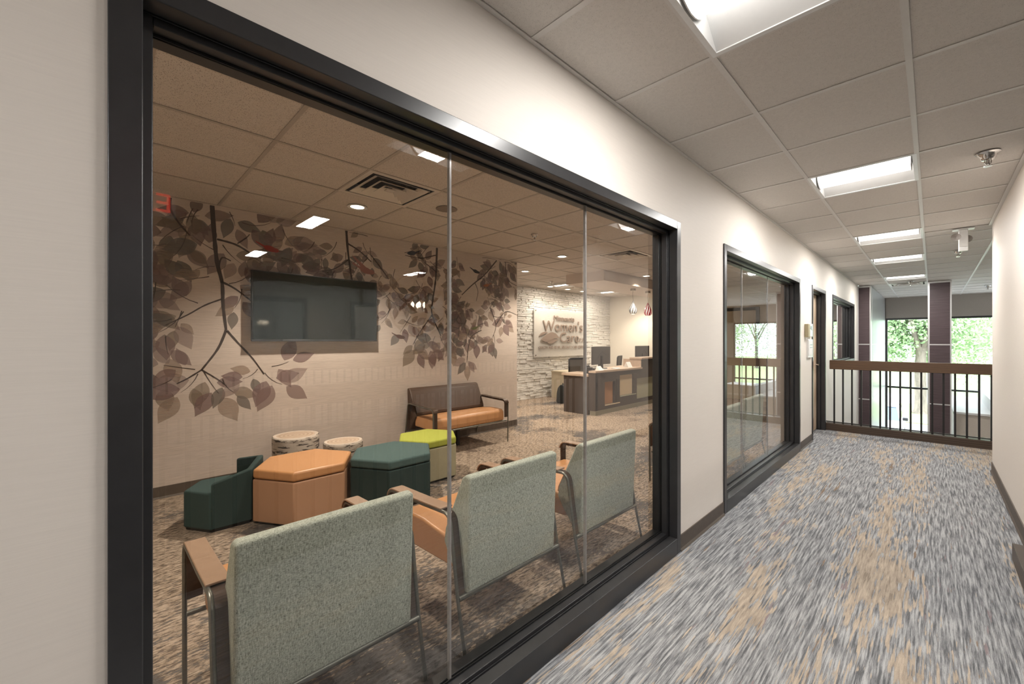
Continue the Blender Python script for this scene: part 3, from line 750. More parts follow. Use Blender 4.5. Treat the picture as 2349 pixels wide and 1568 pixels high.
# ------------------------------------------------------------------ waiting room chairs
def arc(c, r, a0, a1, n=5): return [(c[0] + r * math.cos(a0 + (a1 - a0) * k / n), c[1] + r * math.sin(a0 + (a1 - a0) * k / n)) for k in range(n + 1)]
def seat_unit(name, label, cat, hw, backmat, group, capmat='arm_cap'):
    T = thing(name, label, cat, (0, 0, 0), 0, group)
    # side frames: front leg up, arm, rear leg down (x toward the back, faces -x)
    path = [(-.335, 0), (-.338, .25), (-.338, .49)] + arc((-.288, .512), .05, PI, PI / 2 + .06, 5) + [(0, .572), (.185, .583)] + arc((.188, .533), .05, PI / 2 - .05, .25, 5) + [(.289, .235), (.345, 0)]
    plate = [(-.338, .335), (-.338, .49)] + arc((-.288, .512), .05, PI, PI / 2 + .06, 6) + [(0, .572), (.185, .583)] + arc((.188, .533), .05, PI / 2 - .05, .25, 6) + [(.289, .235)]
    cap = arc((-.288, .512), .064, PI - .15, PI / 2 + .06, 6) + [(0, .586), (.165, .596)]
    for s in (-1, 1):
        y = s * hw
        MB().tube([(p[0], y + s * .004, p[1]) for p in path], .0082, 8).build('leg_frame', 'pewter_rod', T, smooth=True)
        ap = MB().ribbon([(p[0], y - s * .0, p[1]) for p in plate], (0, -s * .052, 0), .012 * s).build('arm_plate', 'bronze_plate', T, bevel=.002)
        MB().ribbon([(p[0], y + s * .010, p[1]) for p in cap], (0, -s * .066, 0), .009 * s).build('armrest', capmat, ap, bevel=.003)
    # seat cushion
    prof = [(-.325, .345), (-.318, .415), (-.29, .447), (-.10, .452), (.16, .425), (.17, .30), (-.29, .285), (-.318, .30)]
    MB().prism(prof, 'y', -hw + .056, hw - .056).build('seat', 'vinyl_orange', T, bevel=.012, seg=3)
    bp = [(.325, .757), (.29, .765), (.262, .745), (.135, .49), (.12, .42), (.16, .36), (.255, .245), (.303, .238)]
    bk = MB().prism(bp, 'y', -hw + .036, hw - .036).build('backrest', backmat, T, bevel=.012, seg=3)
    fp = [(.264, .735), (.250, .728), (.115, .47), (.11, .44), (.128, .44)]
    MB().prism(fp, 'y', -hw + .05, hw - .05).build('back_pad', 'vinyl_orange' if backmat != 'vinyl_brown' else 'vinyl_brown', bk, bevel=.004)
    MB().tube([(.291, -hw, .232), (.291, hw, .232)], .013, 8).build('rear_rail', 'pewter_rod', T, smooth=True)
    MB().tube([(-.315, -hw, .285), (-.315, hw, .285)], .010, 8).build('front_rail', 'pewter_rod', T, smooth=True)
    return T
G = 'sage backed chairs along the window'
ch = seat_unit('waiting_chair', 'sage fabric armchair nearest the viewer, at lower left of window', 'chair', .328, 'fabric_sage', G)
ch.location = (-1.812, .566, 0)
for y, x, lb in ((1.4075, -1.791, 'sage fabric armchair in the middle, behind the first glass joint'), (2.2075, -1.776, 'sage fabric armchair third from the left, by the window corner'),
                 (4.012, -1.655, 'sage fabric armchair left of two behind the second window'), (4.86, -1.70, 'sage fabric armchair right of two behind the second window')):
    relabel(copy_tree(ch), lb, (x, y, 0))
bn = seat_unit('settee', 'brown and orange two seat settee against the mural wall', 'settee', .575, 'vinyl_brown', None, 'bronze_plate')  # darker arm caps put the weaker room light on this side into colour
bn.location = (-4.50, 3.222, 0); bn.rotation_euler = (0, 0, PI)
B(-.02, .02, -.02, .02, .0, .285).build('centre_leg', 'dark_metal', bn)

# ------------------------------------------------------------------ hexagonal ottomans
def hexa(R, a0=PI / 6): return [(R * math.cos(a0 + k * PI / 3), R * math.sin(a0 + k * PI / 3)) for k in range(6)]
def ottoman(label, x, y, R, body, lid, lidside, h=.405):
    T = thing('hexagonal_ottoman', label, 'ottoman', (x, y, 0), 0, 'hexagonal ottomans')
    MB().prism(hexa(R - .02), 'z', .0, .02).build('plinth', 'black_plastic', T)
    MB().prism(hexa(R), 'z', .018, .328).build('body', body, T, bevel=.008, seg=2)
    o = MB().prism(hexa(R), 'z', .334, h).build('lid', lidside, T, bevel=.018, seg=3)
    if lid != lidside:
        o.data.materials.append(MATS[lid])
        for p in o.data.polygons:
            if p.normal.z > .6: p.material_index = 1
    return T
ottoman('orange vinyl hexagonal ottoman with a padded lid', -3.665, 1.148, .362, 'vinyl_orange_body', 'vinyl_orange', 'vinyl_orange')
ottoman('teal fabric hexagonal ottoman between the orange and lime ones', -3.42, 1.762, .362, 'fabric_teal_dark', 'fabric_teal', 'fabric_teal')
ottoman('lime green topped hexagonal ottoman with stone coloured sides', -3.725, 2.300, .312, 'vinyl_stone', 'fabric_lime', 'fabric_lime')
# low teal child's chair
T = thing('child_chair', 'low dark teal hexagonal child chair left of orange ottoman', 'chair', (-3.905, .662, 0))
MB().prism(hexa(.228), 'z', 0, .02).build('plinth', 'black_plastic', T)
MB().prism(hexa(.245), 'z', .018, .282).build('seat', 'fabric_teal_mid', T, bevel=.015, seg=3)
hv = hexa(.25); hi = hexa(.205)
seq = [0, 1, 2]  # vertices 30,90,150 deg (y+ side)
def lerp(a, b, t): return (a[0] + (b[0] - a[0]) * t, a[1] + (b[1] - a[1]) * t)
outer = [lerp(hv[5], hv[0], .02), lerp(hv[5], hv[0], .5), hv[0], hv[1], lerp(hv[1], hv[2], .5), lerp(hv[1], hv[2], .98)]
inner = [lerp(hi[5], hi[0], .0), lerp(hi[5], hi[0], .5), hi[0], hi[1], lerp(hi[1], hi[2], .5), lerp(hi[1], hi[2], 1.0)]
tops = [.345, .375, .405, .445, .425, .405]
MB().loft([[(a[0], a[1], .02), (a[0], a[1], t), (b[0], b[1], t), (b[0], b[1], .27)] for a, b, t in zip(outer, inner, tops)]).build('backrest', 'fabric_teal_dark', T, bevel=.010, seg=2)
# birch log stools
def log(label, x, y, R, h, seed):
    T = thing('log_stool', label, 'stool', (x, y, 0), 0, 'birch log stools')
    rr = random.Random(seed); n = 32; wob = [1 + .02 * math.sin(2 * t * 2 * PI / n + seed) + .015 * math.sin(5 * t * 2 * PI / n) for t in range(n)]
    ring = lambda r, z: [(r * wob[k] * math.cos(2 * PI * k / n), r * wob[k] * math.sin(2 * PI * k / n), z) for k in range(n)]
    MB().loft([ring(R * .98, 0), ring(R, .03), ring(R * .985, h * .5), ring(R, h - .03), ring(R * .985, h - .008), ring(R * .95, h)]).build('bark', 'birch_bark', T, smooth=True)
    MB().loft([ring(R * .955, h - .004), ring(R * .945, h + .002), ring(R * .82, h + .002), ring(R * .80, h - .002)]).build('rim', 'bark_skin', T, smooth=True)
    MB().loft([ring(R * .805, h - .01), ring(R * .805, h + .0005)]).build('end_grain', 'birch_end', T)
log('taller birch log stool with a round sawn top by the wall', -4.545, 1.335, .205, .435, 1)
log('shorter birch log stool right of the taller one', -4.13, 1.625, .172, .395, 5)

# ------------------------------------------------------------------ reception
# stacked stone courses
st = MB(); rs = random.Random(11); z = 0
while z < ZR + .03:
    h = rs.choice((.030, .036, .044, .052)); y = 4.63 - rs.uniform(0, .2)
    while y < YE:
        l = rs.uniform(.09, .28); d = rs.uniform(.0, .026); y1 = min(y + l, YE)
        ys = max(y, 4.625)
        if y1 - ys > .02 and z + h - .003 < ZR + .06:
            e = rs.uniform(-.006, .006)
            st.loft([[(SX - .05, ys + .002, z + .002), (SX - .05, y1 - .002, z + .002), (SX - .05, y1 - .002, z + h - .002), (SX - .05, ys + .002, z + h - .002)],
                     [(SX - .02 + d, ys + .002, z + .002), (SX - .02 + d + e, y1 - .002, z + .002), (SX - .02 + d + e, y1 - .002, z + h - .002), (SX - .02 + d, ys + .002, z + h - .002)],
                     [(SX - .012 + d, ys + .008, z + .005), (SX - .012 + d + e, y1 - .008, z + .005), (SX - .012 + d + e, y1 - .008, z + h - .005), (SX - .012 + d, ys + .008, z + h - .005)]])
        y = y1 + .001
    z += h
tag(st.build('ledge_stone', 'stone_white', wall_stone), kind='stuff')
# lettered sign
T = thing('wall_sign', 'clear panel sign with raised brown lettering and leaf emblem on stone', 'sign', (SX + .05, 8.02, 1.55))
B(-.008, .0, -1.0, 1.0, -.575, .57).build('panel', 'frosted_panel', T, bevel=.001)
for yy in (-.95, .95):
    for zz in (-.53, .53):
        o = MB().lathe([(.001, 0), (.014, 0), (.014, .012), (.001, .012)], 12).build('standoff', 'chrome', T); o.rotation_euler = (0, PI / 2, 0); o.location = (0, yy, zz)
def letters(body, y0, y1, z0, z1, nm='lettering', ext=.016):
    o = put(nm, text_mesh(body, y1 - y0, z1 - z0, ext, nm), 'sign_letter', T)
    o.matrix_local = Matrix(((0, 0, 1, .012), (1, 0, 0, y0 - 8.02), (0, 1, 0, z0 - 1.55), (0, 0, 0, 1)))
letters('Minnesota', 7.706, 8.511, 1.86, 1.985); letters("Women's", 7.304, 8.86, 1.60, 1.862); letters('Care', 7.927, 8.70, 1.325, 1.572)
letters('P.A.', 8.74, 8.95, 1.325, 1.43, ext=.01); letters('OB/GYN AND PELVIC SPECIALTY CARE CENTER', 7.162, 8.985, 1.165, 1.235, ext=.008)
def swoosh(top, bot, x):
    pts = [Vector(p) for p in top] ; 
    t = smooth_line(top, 6); b = smooth_line(bot, 6)
    ring = [(p[0] - 8.02, p[1] - 1.55) for p in t] + [(p[0] - 8.02, p[1] - 1.55) for p in reversed(b[1:-1])]
    MB().prism(ring, 'x', x, x + .014).build('emblem_leaf', 'sign_letter', T)
swoosh([(7.17, 1.485), (7.27, 1.555), (7.40, 1.578), (7.50, 1.568)], [(7.17, 1.485), (7.27, 1.495), (7.36, 1.53), (7.50, 1.568)], .012)
swoosh([(7.22, 1.385), (7.40, 1.50), (7.60, 1.57), (7.78, 1.53), (7.90, 1.425)], [(7.22, 1.385), (7.40, 1.335), (7.58, 1.375), (7.72, 1.42), (7.90, 1.425)], .018)
swoosh([(7.44, 1.325), (7.55, 1.375), (7.70, 1.405), (7.86, 1.395)], [(7.44, 1.325), (7.55, 1.292), (7.70, 1.32), (7.86, 1.395)], .012)
# soffit
so = struct(MB().box(-5.12, -4.25, 6.19, YE, 2.44, ZR + .1).build('ceiling', 'soffit_paint'), 'lowered soffit above the reception desk')
# pendants
def pendant(label, y, mat, zt, zb):
    T = thing('pendant_lamp', label, 'pendant lamp', (-4.5, y, 2.44), 0, 'teardrop pendant lamps')
    MB().lathe([(.001, 0), (.055, 0), (.055, -.045), (.001, -.045)], 20).build('canopy', 'nickel', T)
    MB().tube([(0, 0, -.045), (-.012, .004, -.12), (.004, 0, zt - 2.44)], .0025, 6).build('cord', 'black_plastic', T)
    H = zt - zb; prof = lambda t: .085 * (math.sin(PI * t ** 1.0) ** .8 * (1 - .0) * (1.0 - t * .0)) 
    pr = [(0.001, 0), (.035, .008), (.062, .03), (.078, .065), (.080, .095), (.070, .14), (.050, .185), (.028, .23), (.010, .27), (.001, .285)]
    base = zb - 2.44; k = H / .285
    gb = MB().lathe([(r * .9, base + z_ * k) for r, z_ in pr], 20).build('glass_body', 'lamp_glass', T, smooth=True)
    for q in range(9):
        a0 = q * 2 * PI / 9; L_ = []; R_ = []
        for i in range(13):
            t = i / 12; zz = t * .285
            r = next((p0[0] + (p1[0] - p0[0]) * (zz - p0[1]) / (p1[1] - p0[1]) for p0, p1 in zip(pr, pr[1:]) if p0[1] <= zz <= p1[1] + 1e-9), .001) * 1.02 + .002
            a = a0 + .9 * t; wd = .2 + .12 * abs(t - .45) * 2 + (.35 if t > .85 else 0)
            L_.append((r * math.cos(a - wd), r * math.sin(a - wd), base + zz * k)); R_.append((r * math.cos(a + wd), r * math.sin(a + wd), base + zz * k))
        m = MB()
        m.loft([[l, r_, (r_[0] * .94, r_[1] * .94, r_[2]), (l[0] * .94, l[1] * .94, l[2])] for l, r_ in zip(L_, R_)]); m.build('swirl_band', mat, gb, smooth=True)
plain('nickel', (.45, .42, .36), .35, .7)
pendant('silver and white swirled teardrop pendant above reception', 7.61, 'silver_glass', 2.19, 1.90)
pendant('red swirled teardrop pendant above reception', 8.23, 'red_glass', 2.195, 1.888)
# desk
T = thing('reception_desk', 'dark brown reception desk with granite top and coloured inset panels', 'desk', (-4.75, 7.6, 0))
def dk(nm, mat, *b, bevel=0): return B(*b).build(nm, mat, T, bevel=bevel, world=True)
XF = -4.432
# front panel pieces around recesses
fm = MB()
for y0, y1, z0, z1 in ((6.20, 6.484, .083, .775), (6.484, 6.84, .083, .168), (6.484, 6.84, .59, .775), (6.84, 7.0, .083, .775), (7.0, 7.487, .083, .288), (7.0, 7.487, .687, .775), (7.487, 7.645, .083, .775), (7.645, 9.6, .083, .162), (7.645, 9.6, .585, .775), (7.83, 9.6, .775, .975)):
    fm.box(XF - .05, XF, y0, y1, z0, z1)
fm.build('front_panel', 'desk_wood', T, world=True)
dk('core', 'desk_dark', -4.93, XF - .05, 6.64, 9.6, .0, .76); dk('core', 'desk_dark', -4.57, XF - .05, 6.25, 6.64, .0, .76)
dk('raised_core', 'desk_dark', -4.62, XF - .05, 7.83, 9.6, .76, .975)
dk('inset_panel', 'panel_orange', XF - .049, XF - .035, 6.484, 6.80, .168, .59); dk('inset_panel', 'panel_cream', XF - .049, XF - .02, 7.0, 7.487, .288, .687); dk('inset_panel', 'panel_green', XF - .049, XF - .03, 7.645, 9.6, .162, .585)
dk('inset_ledge', 'panel_cream', XF - .05, XF + .012, 6.484, 6.99, .150, .166); dk('inset_ledge', 'panel_green', XF - .05, XF + .012, 7.0, 7.60, .268, .284)
dk('inset_frame', 'desk_dark', XF - .05, XF + .006, 6.865, 6.985, .19, .62); dk('inset_frame', 'desk_wood', XF - .05, XF + .006, 7.50, 7.63, .26, .70)
dk('toe_kick', 'toe_kick', -4.56, XF + .004, 6.19, 9.6, 0, .083)
dk('end_return', 'desk_wood', -5.166, -4.585, 6.175, 6.62, 0, .70); dk('end_panel', 'desk_wood', -4.60, XF, 6.185, 6.25, .083, .775)
dk('return_top', 'granite', -5.20, -4.575, 6.15, 6.64, .70, .745, bevel=.004)
dk('countertop', 'granite', -4.97, XF + .02, 6.65, 7.84, .775, .81); dk('countertop', 'granite', -4.57, XF + .02, 6.17, 6.65, .775, .81); dk('countertop', 'granite', -5.10, -4.70, 7.84, 9.6, .775, .81, bevel=.004)
dk('granite_riser', 'granite', -4.86, XF, 7.81, 7.84, .81, .975); dk('raised_top', 'granite', -4.70, XF + .03, 7.80, 9.65, .975, 1.01, bevel=.004)
def monitor(label, y, z, rz=0, x=-4.74):
    M_ = thing('monitor', label, 'monitor', (x, y, z), rz, 'reception monitors')
    B(-.012, .014, -.31, .31, .085, .435).build('shell', 'monitor_grey', M_, bevel=.006)
    sd = MB().box(-.05, .03, -.035, .035, 0.012, .26).build('stand', 'black_plastic', M_, bevel=.006); B(-.11, .07, -.12, .12, 0, .014).build('foot', 'black_plastic', sd, bevel=.004)
    m = MB(); m.loft([[(.0145, -.2, .18), (.0145, .03, .34), (.0145, .22, .24), (.0145, .22, .235), (.0145, .03, .333), (.0145, -.2, .175)], [(.0165, -.2, .18), (.0165, .03, .34), (.0165, .22, .24), (.0165, .22, .235), (.0165, .03, .333), (.0165, -.2, .175)]]); m.build('back_ridge', 'black_plastic', M_)
plain('monitor_grey', (.05, .043, .038), .5, var=.05)
monitor('grey computer monitor on the low desk counter', 6.806, .811); monitor('grey computer monitor behind the raised counter', 8.66, .811, 0, -4.88)
def office_chair(label, x, y, rz):
    O = thing('office_chair', label, 'office chair', (x, y, 0), rz, 'mesh office chairs')
    m = MB(); pts = [(.02, -.19, .56), (0, -.22, .70), (.02, -.24, .96), (.03, -.21, .985), (.03, .21, .985), (.02, .24, .96), (0, .22, .70), (.02, .19, .56), (.02, -.19, .56)]
    m.tube(pts, .016, 8); m.build('back_frame', 'black_plastic', O, smooth=True)
    MB().loft([[(.014, -.2, .57), (.014, .2, .57), (.018, .2, .57), (.018, -.2, .57)], [(-.006, -.21, .72), (-.006, .21, .72), (-.002, .21, .72), (-.002, -.21, .72)], [(.016, -.225, .97), (.016, .225, .97), (.02, .225, .97), (.02, -.225, .97)]]).build('back_mesh', 'mesh_grey', O)
    B(-.02, .46, -.24, .24, .45, .52).build('seat', 'black_plastic', O, bevel=.03, seg=3)
    MB().tube([(.03, 0, .58), (.03, 0, .47), (.2, 0, .46)], .02, 8).build('spine', 'black_plastic', O); MB().tube([(.22, 0, .08), (.22, 0, .46)], .025, 10).build('column', 'dark_metal', O)
    for k in range(5):
        a = k * 2 * PI / 5; bl = MB().tube([(.22, 0, .085), (.22 + .28 * math.cos(a), .28 * math.sin(a), .06)], .016, 8).build('base_leg', 'black_plastic', O)
        MB().tube([(.22 + .28 * math.cos(a) - .02, .28 * math.sin(a), .028), (.22 + .28 * math.cos(a) + .02, .28 * math.sin(a), .028)], .027, 10).build('caster', 'black_plastic', bl)
plain('mesh_grey', (.13, .115, .10), .8, var=.2, scale=(300, 300, 300))
office_chair('dark mesh office chair left of the glass joint at reception', -5.62, 7.15, -.15); office_chair('dark mesh office chair right of the low counter monitor', -5.62, 8.83, .35)
T = thing('desk_phone', 'black desk phone on the end of reception counter', 'phone', (-4.68, 6.40, .746))
MB().prism([(-.09, 0), (.09, 0), (.09, .03), (-.07, .12), (-.09, .12)], 'x', -.08, .08).build('body', 'black_plastic', T, bevel=.006)
MB().tube([(-.055, -.07, .13), (-.055, -.02, .14), (-.055, .04, .09), (-.055, .08, .06)], .02, 8).build('handset', 'black_plastic', T, smooth=True)
for i, (x, y, lb) in enumerate(((-4.58, 6.62, 'white papers lying in front of the low counter monitor'), (-4.56, 7.06, 'white papers right of the low counter monitor foot'))):
    T = thing('paper_stack', lb, 'papers', (x, y, .8105), i * .3)
    B(-.07, .07, -.11, .11, 0, .006).build('sheet', 'paper', T); o = B(-.07, .07, -.11, .11, .006, .010).build('sheet', 'paper', T); o.rotation_euler = (0, 0, .2)
T = thing('brochure_holder', 'small clear and white brochure holder on low reception counter', 'holder', (-4.51, 6.43, .812))
MB().prism([(-.05, 0), (.05, 0), (-.02, .075), (-.03, .075)], 'y', -.06, .06).build('card', 'paper', T); B(-.055, .06, -.065, .065, -.001, .003).build('tray', 'alum', T)
T = thing('pen_cup', 'pale tent card beside the granite riser on low counter', 'card', (-4.62, 7.62, .8105))
MB().prism([(-.06, 0), (.06, 0), (0, .11)], 'y', -.09, .07).build('card', 'paper', T)
T.name = 'tent_card'
T = thing('side_cabinet', 'beige laminate cabinet against the stone wall', 'cabinet', (-6.40, 7.9, 0))
B(-.26, .25, -.40, .55, 0, .615).build('body', 'cabinet_beige', T, bevel=.002); B(-.27, .27, -.41, .56, .615, .64).build('top', 'cabinet_beige', T, bevel=.002)
T = thing('backpack', 'black backpack on the carpet beside the beige cabinet', 'bag', (-5.90, 7.02, 0), .3)
MB().loft([[(a * math.cos(t) * w_, b_ * math.sin(t), zz) for t in [2 * PI * k / 16 for k in range(16)] for a, b_ in [(.14, .12)]] for zz, w_ in ((0, .9), (.03, 1.05), (.2, 1.0), (.32, .8), (.38, .45), (.40, .1))]).build('body', 'bag_black', T, smooth=True)
MB().tube([(.10, -.06, .36), (.17, -.06, .25), (.16, -.06, .08), (.10, -.06, .03)], .012, 6).build('strap', 'bag_black', T); MB().tube([(0, -.03, .38), (0, 0, .43), (0, .03, .38)], .008, 6).build('carry_loop', 'bag_black', T)

# ------------------------------------------------------------------ wall devices in the corridor
T = thing('thermostat', 'tan and white thermostat on the corridor wall', 'thermostat', (WL, 6.26, 1.49))
B(0, .045, -.055, .055, -.085, .085).build('housing', 'thermostat_tan', T, bevel=.005); cv = B(.004, .030, .075, .30, -.075, .095).build('cover', 'metal_white', T, bevel=.004)
B(.0305, .032, .095, .165, .02, .06).build('display', 'lcd', cv); B(.0305, .032, .19, .25, .01, .065).build('display', 'lcd', cv)
T = thing('notice_holder', 'white notice holder mounted below the thermostat', 'notice holder', (WL, 6.40, 1.27))
B(0, .022, -.07, .20, -.13, .11).build('back_plate', 'metal_white', T, bevel=.002); cd = B(.0225, .026, -.05, .18, -.10, .095).build('card', 'paper', T)
B(.0262, .0266, .0, .16, .03, .042).build('print_line', 'lcd', cd); B(.0262, .0266, .0, .16, -.005, .007).build('print_line', 'lcd', cd)

# ------------------------------------------------------------------ atrium columns and window wall
def column(label, x0, x1, y0, y1, side=None):
    T = thing('column', label, 'column', ((x0 + x1) / 2, y0, ZG), 0, 'plum laminate columns')
    zs = [ZG, -2.33, -1.13, .076, 1.283, 2.545]
    for a, b in zip(zs, zs[1:]): B(x0 + .012, x1 - .012, y0 + .004, y1, a + .012, b - .012).build('panel', 'laminate_plum', T, world=True)
    B(x0 + .006, x1 - .006, y0 + .012, y1 - .005, ZG, 2.56).build('core', 'alum', T, world=True)
    for x in (x0, x1): B(x - .010, x + .018 if x == x0 else x + .010, y0, y1, ZG, ZC - .002).build('corner_trim', 'alum', T, world=True)
    B(x0 + .01, x1 - .01, y0 + .001, y1, 2.545, ZC - .002).build('top_trim', 'alum', T, world=True)
    for zz in zs[1:-1]: B(x0 + .01, x1 - .01, y0 + .003, y0 + .02, zz - .010, zz + .010).build('reveal_strip', 'alum', T, world=True)
    return T
column('plum laminate column at the end of the left corridor wall', -1.205, -.985, 11.60, 11.95)
column('free standing plum laminate column in middle of the atrium', -.055, .272, 11.68, 12.05)
column('plum laminate column right of the atrium vestibule', 2.6, 2.93, 11.68, 12.05)
T = thing('side_cladding', 'silver grey panelled side wall beside the plum column', 'wall panel', (-1.0, 13.7, ZG))
zs = [ZG, -2.33, -1.13, .076, 1.283, 2.565]
for a, b in zip(zs, zs[1:]): B(-1.10, -.972, 11.96, YW - .06, a + .008, b - .008).build('panel', 'panel_silver', T, world=True)
B(-1.10, -.978, 11.96, YW - .06, ZG, 2.56).build('core', 'alum', T, world=True)
# window wall at the far end
wm = MB()
segs = [(-1.1, -.965), (-.05, .30), (2.55, 2.95), (4.9, 5.3)]
for a, b in segs: wm.box(a, b, YW, YW + .2, ZG, 2.86)
wm.box(-1.1, 6.2, YW, YW + .2, 2.0, 2.86); wm.box(-1.1, 6.2, YW, YW + .2, ZG, ZG + .25)
struct(wm.build('wall_window', 'paint_taupe'), 'taupe wall above the tall atrium windows')
bays = [(-.965, -.05), (.30, 2.55), (2.95, 4.9)]
for k, (a, b) in enumerate(bays):
    Wd = sempty('window_%d' % (k + 4), 'tall dark framed atrium window')
    for x in (a + .02, b - .02): B(x - .02, x + .02, YW + .02, YW + .10, ZG + .25, 2.0).build('mullion', 'frame_black', Wd)
    for zz in (1.975, .055, -1.7, ZG + .275): B(a + .04, b - .04, YW + .02, YW + .10, zz - .025, zz + .025).build('transom', 'frame_black', Wd)
    ed = [1.95, .08, .03, -1.675, -1.725, ZG + .30]
    for z1_, z0_ in ((1.95, .08), (.03, -1.675), (-1.725, ZG + .30)): B(a + .04, b - .04, YW + .05, YW + .062, z0_, z1_).build('pane', 'glass_window', Wd)
for k, (a, b) in enumerate(((1.7, 5.9), (-3.6, -.2))):
    Wd = sempty('window_%d' % (k + 7), 'long window beyond the stairwell')
    for y in (a + .025, (a + b) / 2, b - .025): B(6.24, 6.32, y - .025, y + .025, 1.13, 2.45).build('mullion', 'frame_black', Wd)
    for zz in (1.105, 2.475): B(6.24, 6.32, a, b, zz - .025, zz + .025).build('transom', 'frame_black', Wd)
    for c, d in ((a + .05, (a + b) / 2 - .025), ((a + b) / 2 + .025, b - .05)): B(6.27, 6.282, c, d, 1.13, 2.45).build('pane', 'glass_window', Wd)
    B(6.205, 6.209, a + .02, b - .02, 1.10, 2.47).build('dimming_shade', 'dimming_cloth', Wd); MB().tube([(6.207, a + .02, 2.49), (6.207, b - .02, 2.49)], .02, 10).build('dimming_roll', 'dimming_cloth', Wd)  # shade added to weaken the daylight mirrored in the big window
# vestibule roof in the lobby
T = thing('vestibule', 'tan walled lobby vestibule with a flat white roof', 'vestibule', (1.6, 13.6, ZG))
B(.33, 2.5, 12.0, YW - .02, ZG, -.12).build('wall', 'paint_tan', T, world=True); B(.31, 2.53, 11.97, YW - .02, -.12, -.08).build('roof', 'paint_white', T, world=True)
B(.86, 1.02, 11.99, YW - .1, -.08, .155).build('parapet', 'paint_white', T, world=True); B(1.02, 2.5, 12.02, 12.16, -.08, .155).build('parapet', 'paint_tan', T, world=True)

# orb chandelier over the stairwell
T = thing('orb_chandelier', 'iron ring orb chandelier with lit bulbs mirrored in the window', 'chandelier', (1.966, 2.668, 1.79))
def ringband(R, rot, w_=.03):
    n = 48; m = MB(); rings = []
    for k in range(n + 1):
        a = 2 * PI * k / n; c, s_ = math.cos(a), math.sin(a)
        rings.append([(R * c, -w_ / 2, R * s_), (R * c, w_ / 2, R * s_), ((R - .006) * c, w_ / 2, (R - .006) * s_), ((R - .006) * c, -w_ / 2, (R - .006) * s_)])
    m.loft(rings, caps=False); o = m.build('hoop', 'iron', T, smooth=True); o.rotation_euler = rot; return o
ringband(.385, (0, 0, PI / 2), .04); ringband(.37, (math.radians(45), 0, .9)); ringband(.37, (math.radians(-45), 0, .9)); ringband(.375, (0, 0, .3))
MB().tube([(0, 0, .38), (0, 0, .74)], .006, 6).build('hanging_rod', 'iron', T); MB().lathe([(.001, .775), (.07, .775), (.065, .765), (.02, .74), (.001, .74)], 20).build('canopy', 'iron', T)
MB().lathe([(.001, -.2), (.02, -.2), (.075, -.12), (.08, -.10), (.001, -.1)], 16).build('cup', 'iron', T); MB().tube([(0, 0, -.37), (0, 0, -.2)], .006, 6).build('stem', 'iron', T)
for k in range(4):
    a = k * PI / 2 + .4; x, y = .07 * math.cos(a), .07 * math.sin(a)
    MB().tube([(x, y, -.11), (x, y, -.03)], .012, 8).build('candle', 'paper', T); MB().lathe([(.001, -.03), (.012, -.028), (.022, .0), (.018, .025), (.001, .045)], 12, (x, y, 0)).build('bulb', 'bulb', T, smooth=True)

# ------------------------------------------------------------------ outside
struct(B(-70, 80, YW + .25, 33, ZG - .3, ZG - .1).build('ground', 'asphalt'), 'parking lot outside')
struct(B(-70, 80, 33, 43, ZG - .3, ZG - .05).build('ground', 'grass'), 'lawn outside'); struct(B(-70, 80, 43, 51, ZG - .3, ZG - .09).build('ground', 'concrete'), 'pale road outside'); struct(B(-90, 110, 51, 140, ZG - .3, ZG - .05).build('ground', 'grass'))
def tree(label, x, y, h, cr, leafmat, n, seed, trunk_r=.28, z0=ZG - .06, low=.35):
    T = thing('tree', label, 'tree', (x, y, z0), 0, 'trees outside'); r = random.Random(seed)
    m = MB(); fork = h * .42
    m.tube([(0, 0, 0), (.03, 0, .3), (0, 0, fork * .6), (.1, 0, fork)], [trunk_r * 1.5, trunk_r, trunk_r * .85, trunk_r * .8], 10)
    for k in range(6):
        a = k * 1.05 + r.uniform(0, .5); l = r.uniform(.35, .5) * h; s_ = r.uniform(.5, 1.0)
        m.tube([(.05, 0, fork * r.uniform(.7, 1)), (l * .3 * s_ * math.cos(a), l * .3 * s_ * math.sin(a), fork + l * .4), (l * .7 * s_ * math.cos(a), l * .7 * s_ * math.sin(a), fork + l * .85)], [trunk_r * .5, trunk_r * .35, trunk_r * .12], 7)
    m.build('trunk', 'bark', T, smooth=True)
    vs, fs = [], []
    blobs = [(r.uniform(-.65, .65) * cr, r.uniform(-.65, .65) * cr, h * r.uniform(low, .95), r.uniform(.25, .5) * cr) for _ in range(34)]
    for _ in range(n):
        b = r.choice(blobs); v = Vector((r.gauss(0, 1), r.gauss(0, 1), r.gauss(0, 1))).normalized() * b[3] * r.random() ** .4
        c = Vector((b[0], b[1], b[2])) + v; s_ = r.uniform(.07, .17)
        u = Vector((r.gauss(0, 1), r.gauss(0, 1), r.gauss(0, 1))).normalized(); w_ = u.orthogonal().normalized()
        i = len(vs); vs += [c + u * s_, c + w_ * s_ * .6, c - u * s_, c - w_ * s_ * .6]; fs.append((i, i + 1, i + 2, i + 3))
    me = bpy.data.meshes.new('foliage'); me.from_pydata([tuple(v) for v in vs], [], fs); tag(put('foliage', me, leafmat, T), kind='stuff')
tree('large leafy tree with pale trunk behind the left atrium window', -.58, 37.7, 12, 4.4, 'leaf_a', 24000, 1, .34, low=.33)
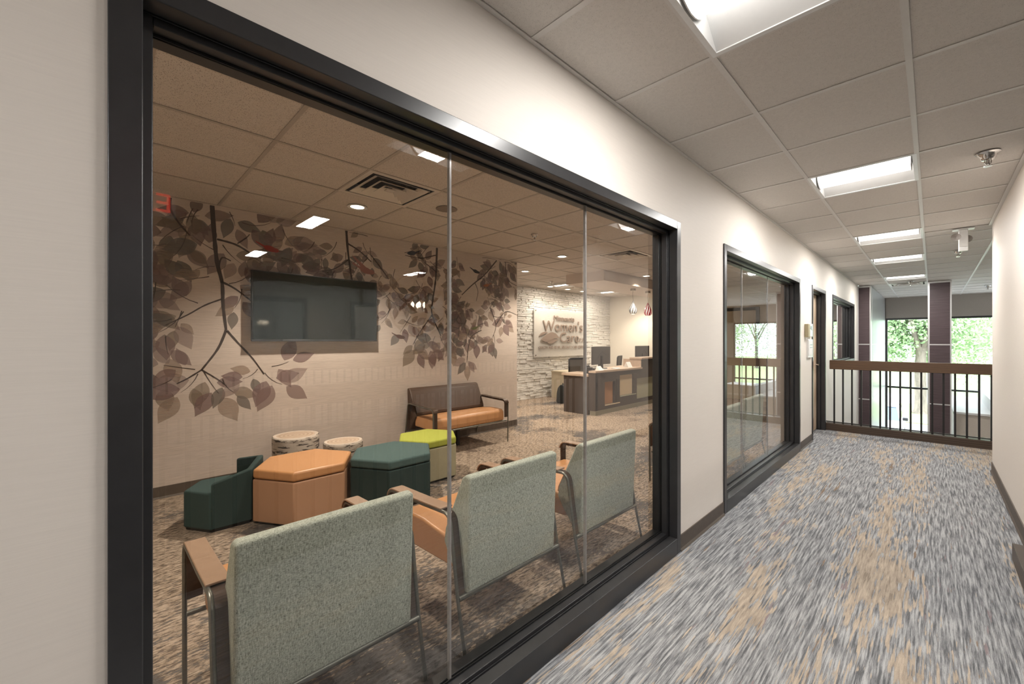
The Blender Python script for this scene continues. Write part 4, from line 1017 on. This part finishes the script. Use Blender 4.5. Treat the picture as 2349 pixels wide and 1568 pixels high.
tree('bright green leafy tree behind the right atrium window', 5.2, 54.0, 13, 6.0, 'leaf_b', 21000, 2, .3, low=.22)
tree('broad green tree far right of the atrium windows', 13.5, 40, 9, 4.6, 'leaf_b', 6000, 3)
for k, (x, y) in enumerate(((-16, 78), (0, 86), (20, 80), (36, 88), (52, 80), (68, 86))):
    tree(['hazy distant tree left of the road', 'hazy distant tree behind the pale trunk', 'hazy distant tree right of the pale trunk', 'hazy distant tree past the fence', 'hazy distant tree above the white fence', 'hazy distant tree at far right'][k], x, y, 13, 6.2, 'leaf_c', 7000, 20 + k, .3, low=.1)
# parked car
T = thing('car', 'white parked car below the left atrium window', 'car', (-1.95, 27.4, ZG - .1))
body = MB(); prof = [(-2.3, .35), (-2.3, .75), (-2.15, .95), (-1.2, 1.05), (2.2, 1.05), (2.3, .9), (2.3, .35)]
body.prism(prof, 'x', -.92, .92); body.build('body', 'car_white', T, bevel=.06, seg=3)
MB().loft([[(-.86, -1.25, 1.03), (.86, -1.25, 1.03), (.88, 2.15, 1.03), (-.88, 2.15, 1.03)], [(-.70, -.45, 1.62), (.70, -.45, 1.62), (.72, 1.9, 1.62), (-.72, 1.9, 1.62)]]).build('cabin', 'car_glass', T, bevel=.03)
B(-.71, .71, -.5, 1.92, 1.60, 1.69).build('roof', 'car_white', T, bevel=.03)
for s in (-1, 1):
    MB().tube([(s * .87, -1.22, 1.04), (s * .70, -.44, 1.63)], .04, 6).build('pillar', 'car_white', T); B(min(s * .92, s * 1.12), max(s * .92, s * 1.12), -1.0, -.85, 1.05, 1.2).build('mirror', 'black_plastic', T, bevel=.03)
    B(min(s * .55, s * .85), max(s * .55, s * .85), -2.32, -2.26, .72, .86).build('headlight', 'alum', T, bevel=.02)
    for y in (-1.45, 1.4): o = MB().lathe([(.001, -.1), (.33, -.1), (.33, .1), (.001, .1)], 20).build('wheel', 'tyre', T, bevel=.02); o.rotation_euler = (0, PI / 2, 0); o.location = (s * .82, y, .34)
B(-.6, .6, -2.325, -2.28, .45, .68).build('grille', 'black_plastic', T, bevel=.01)
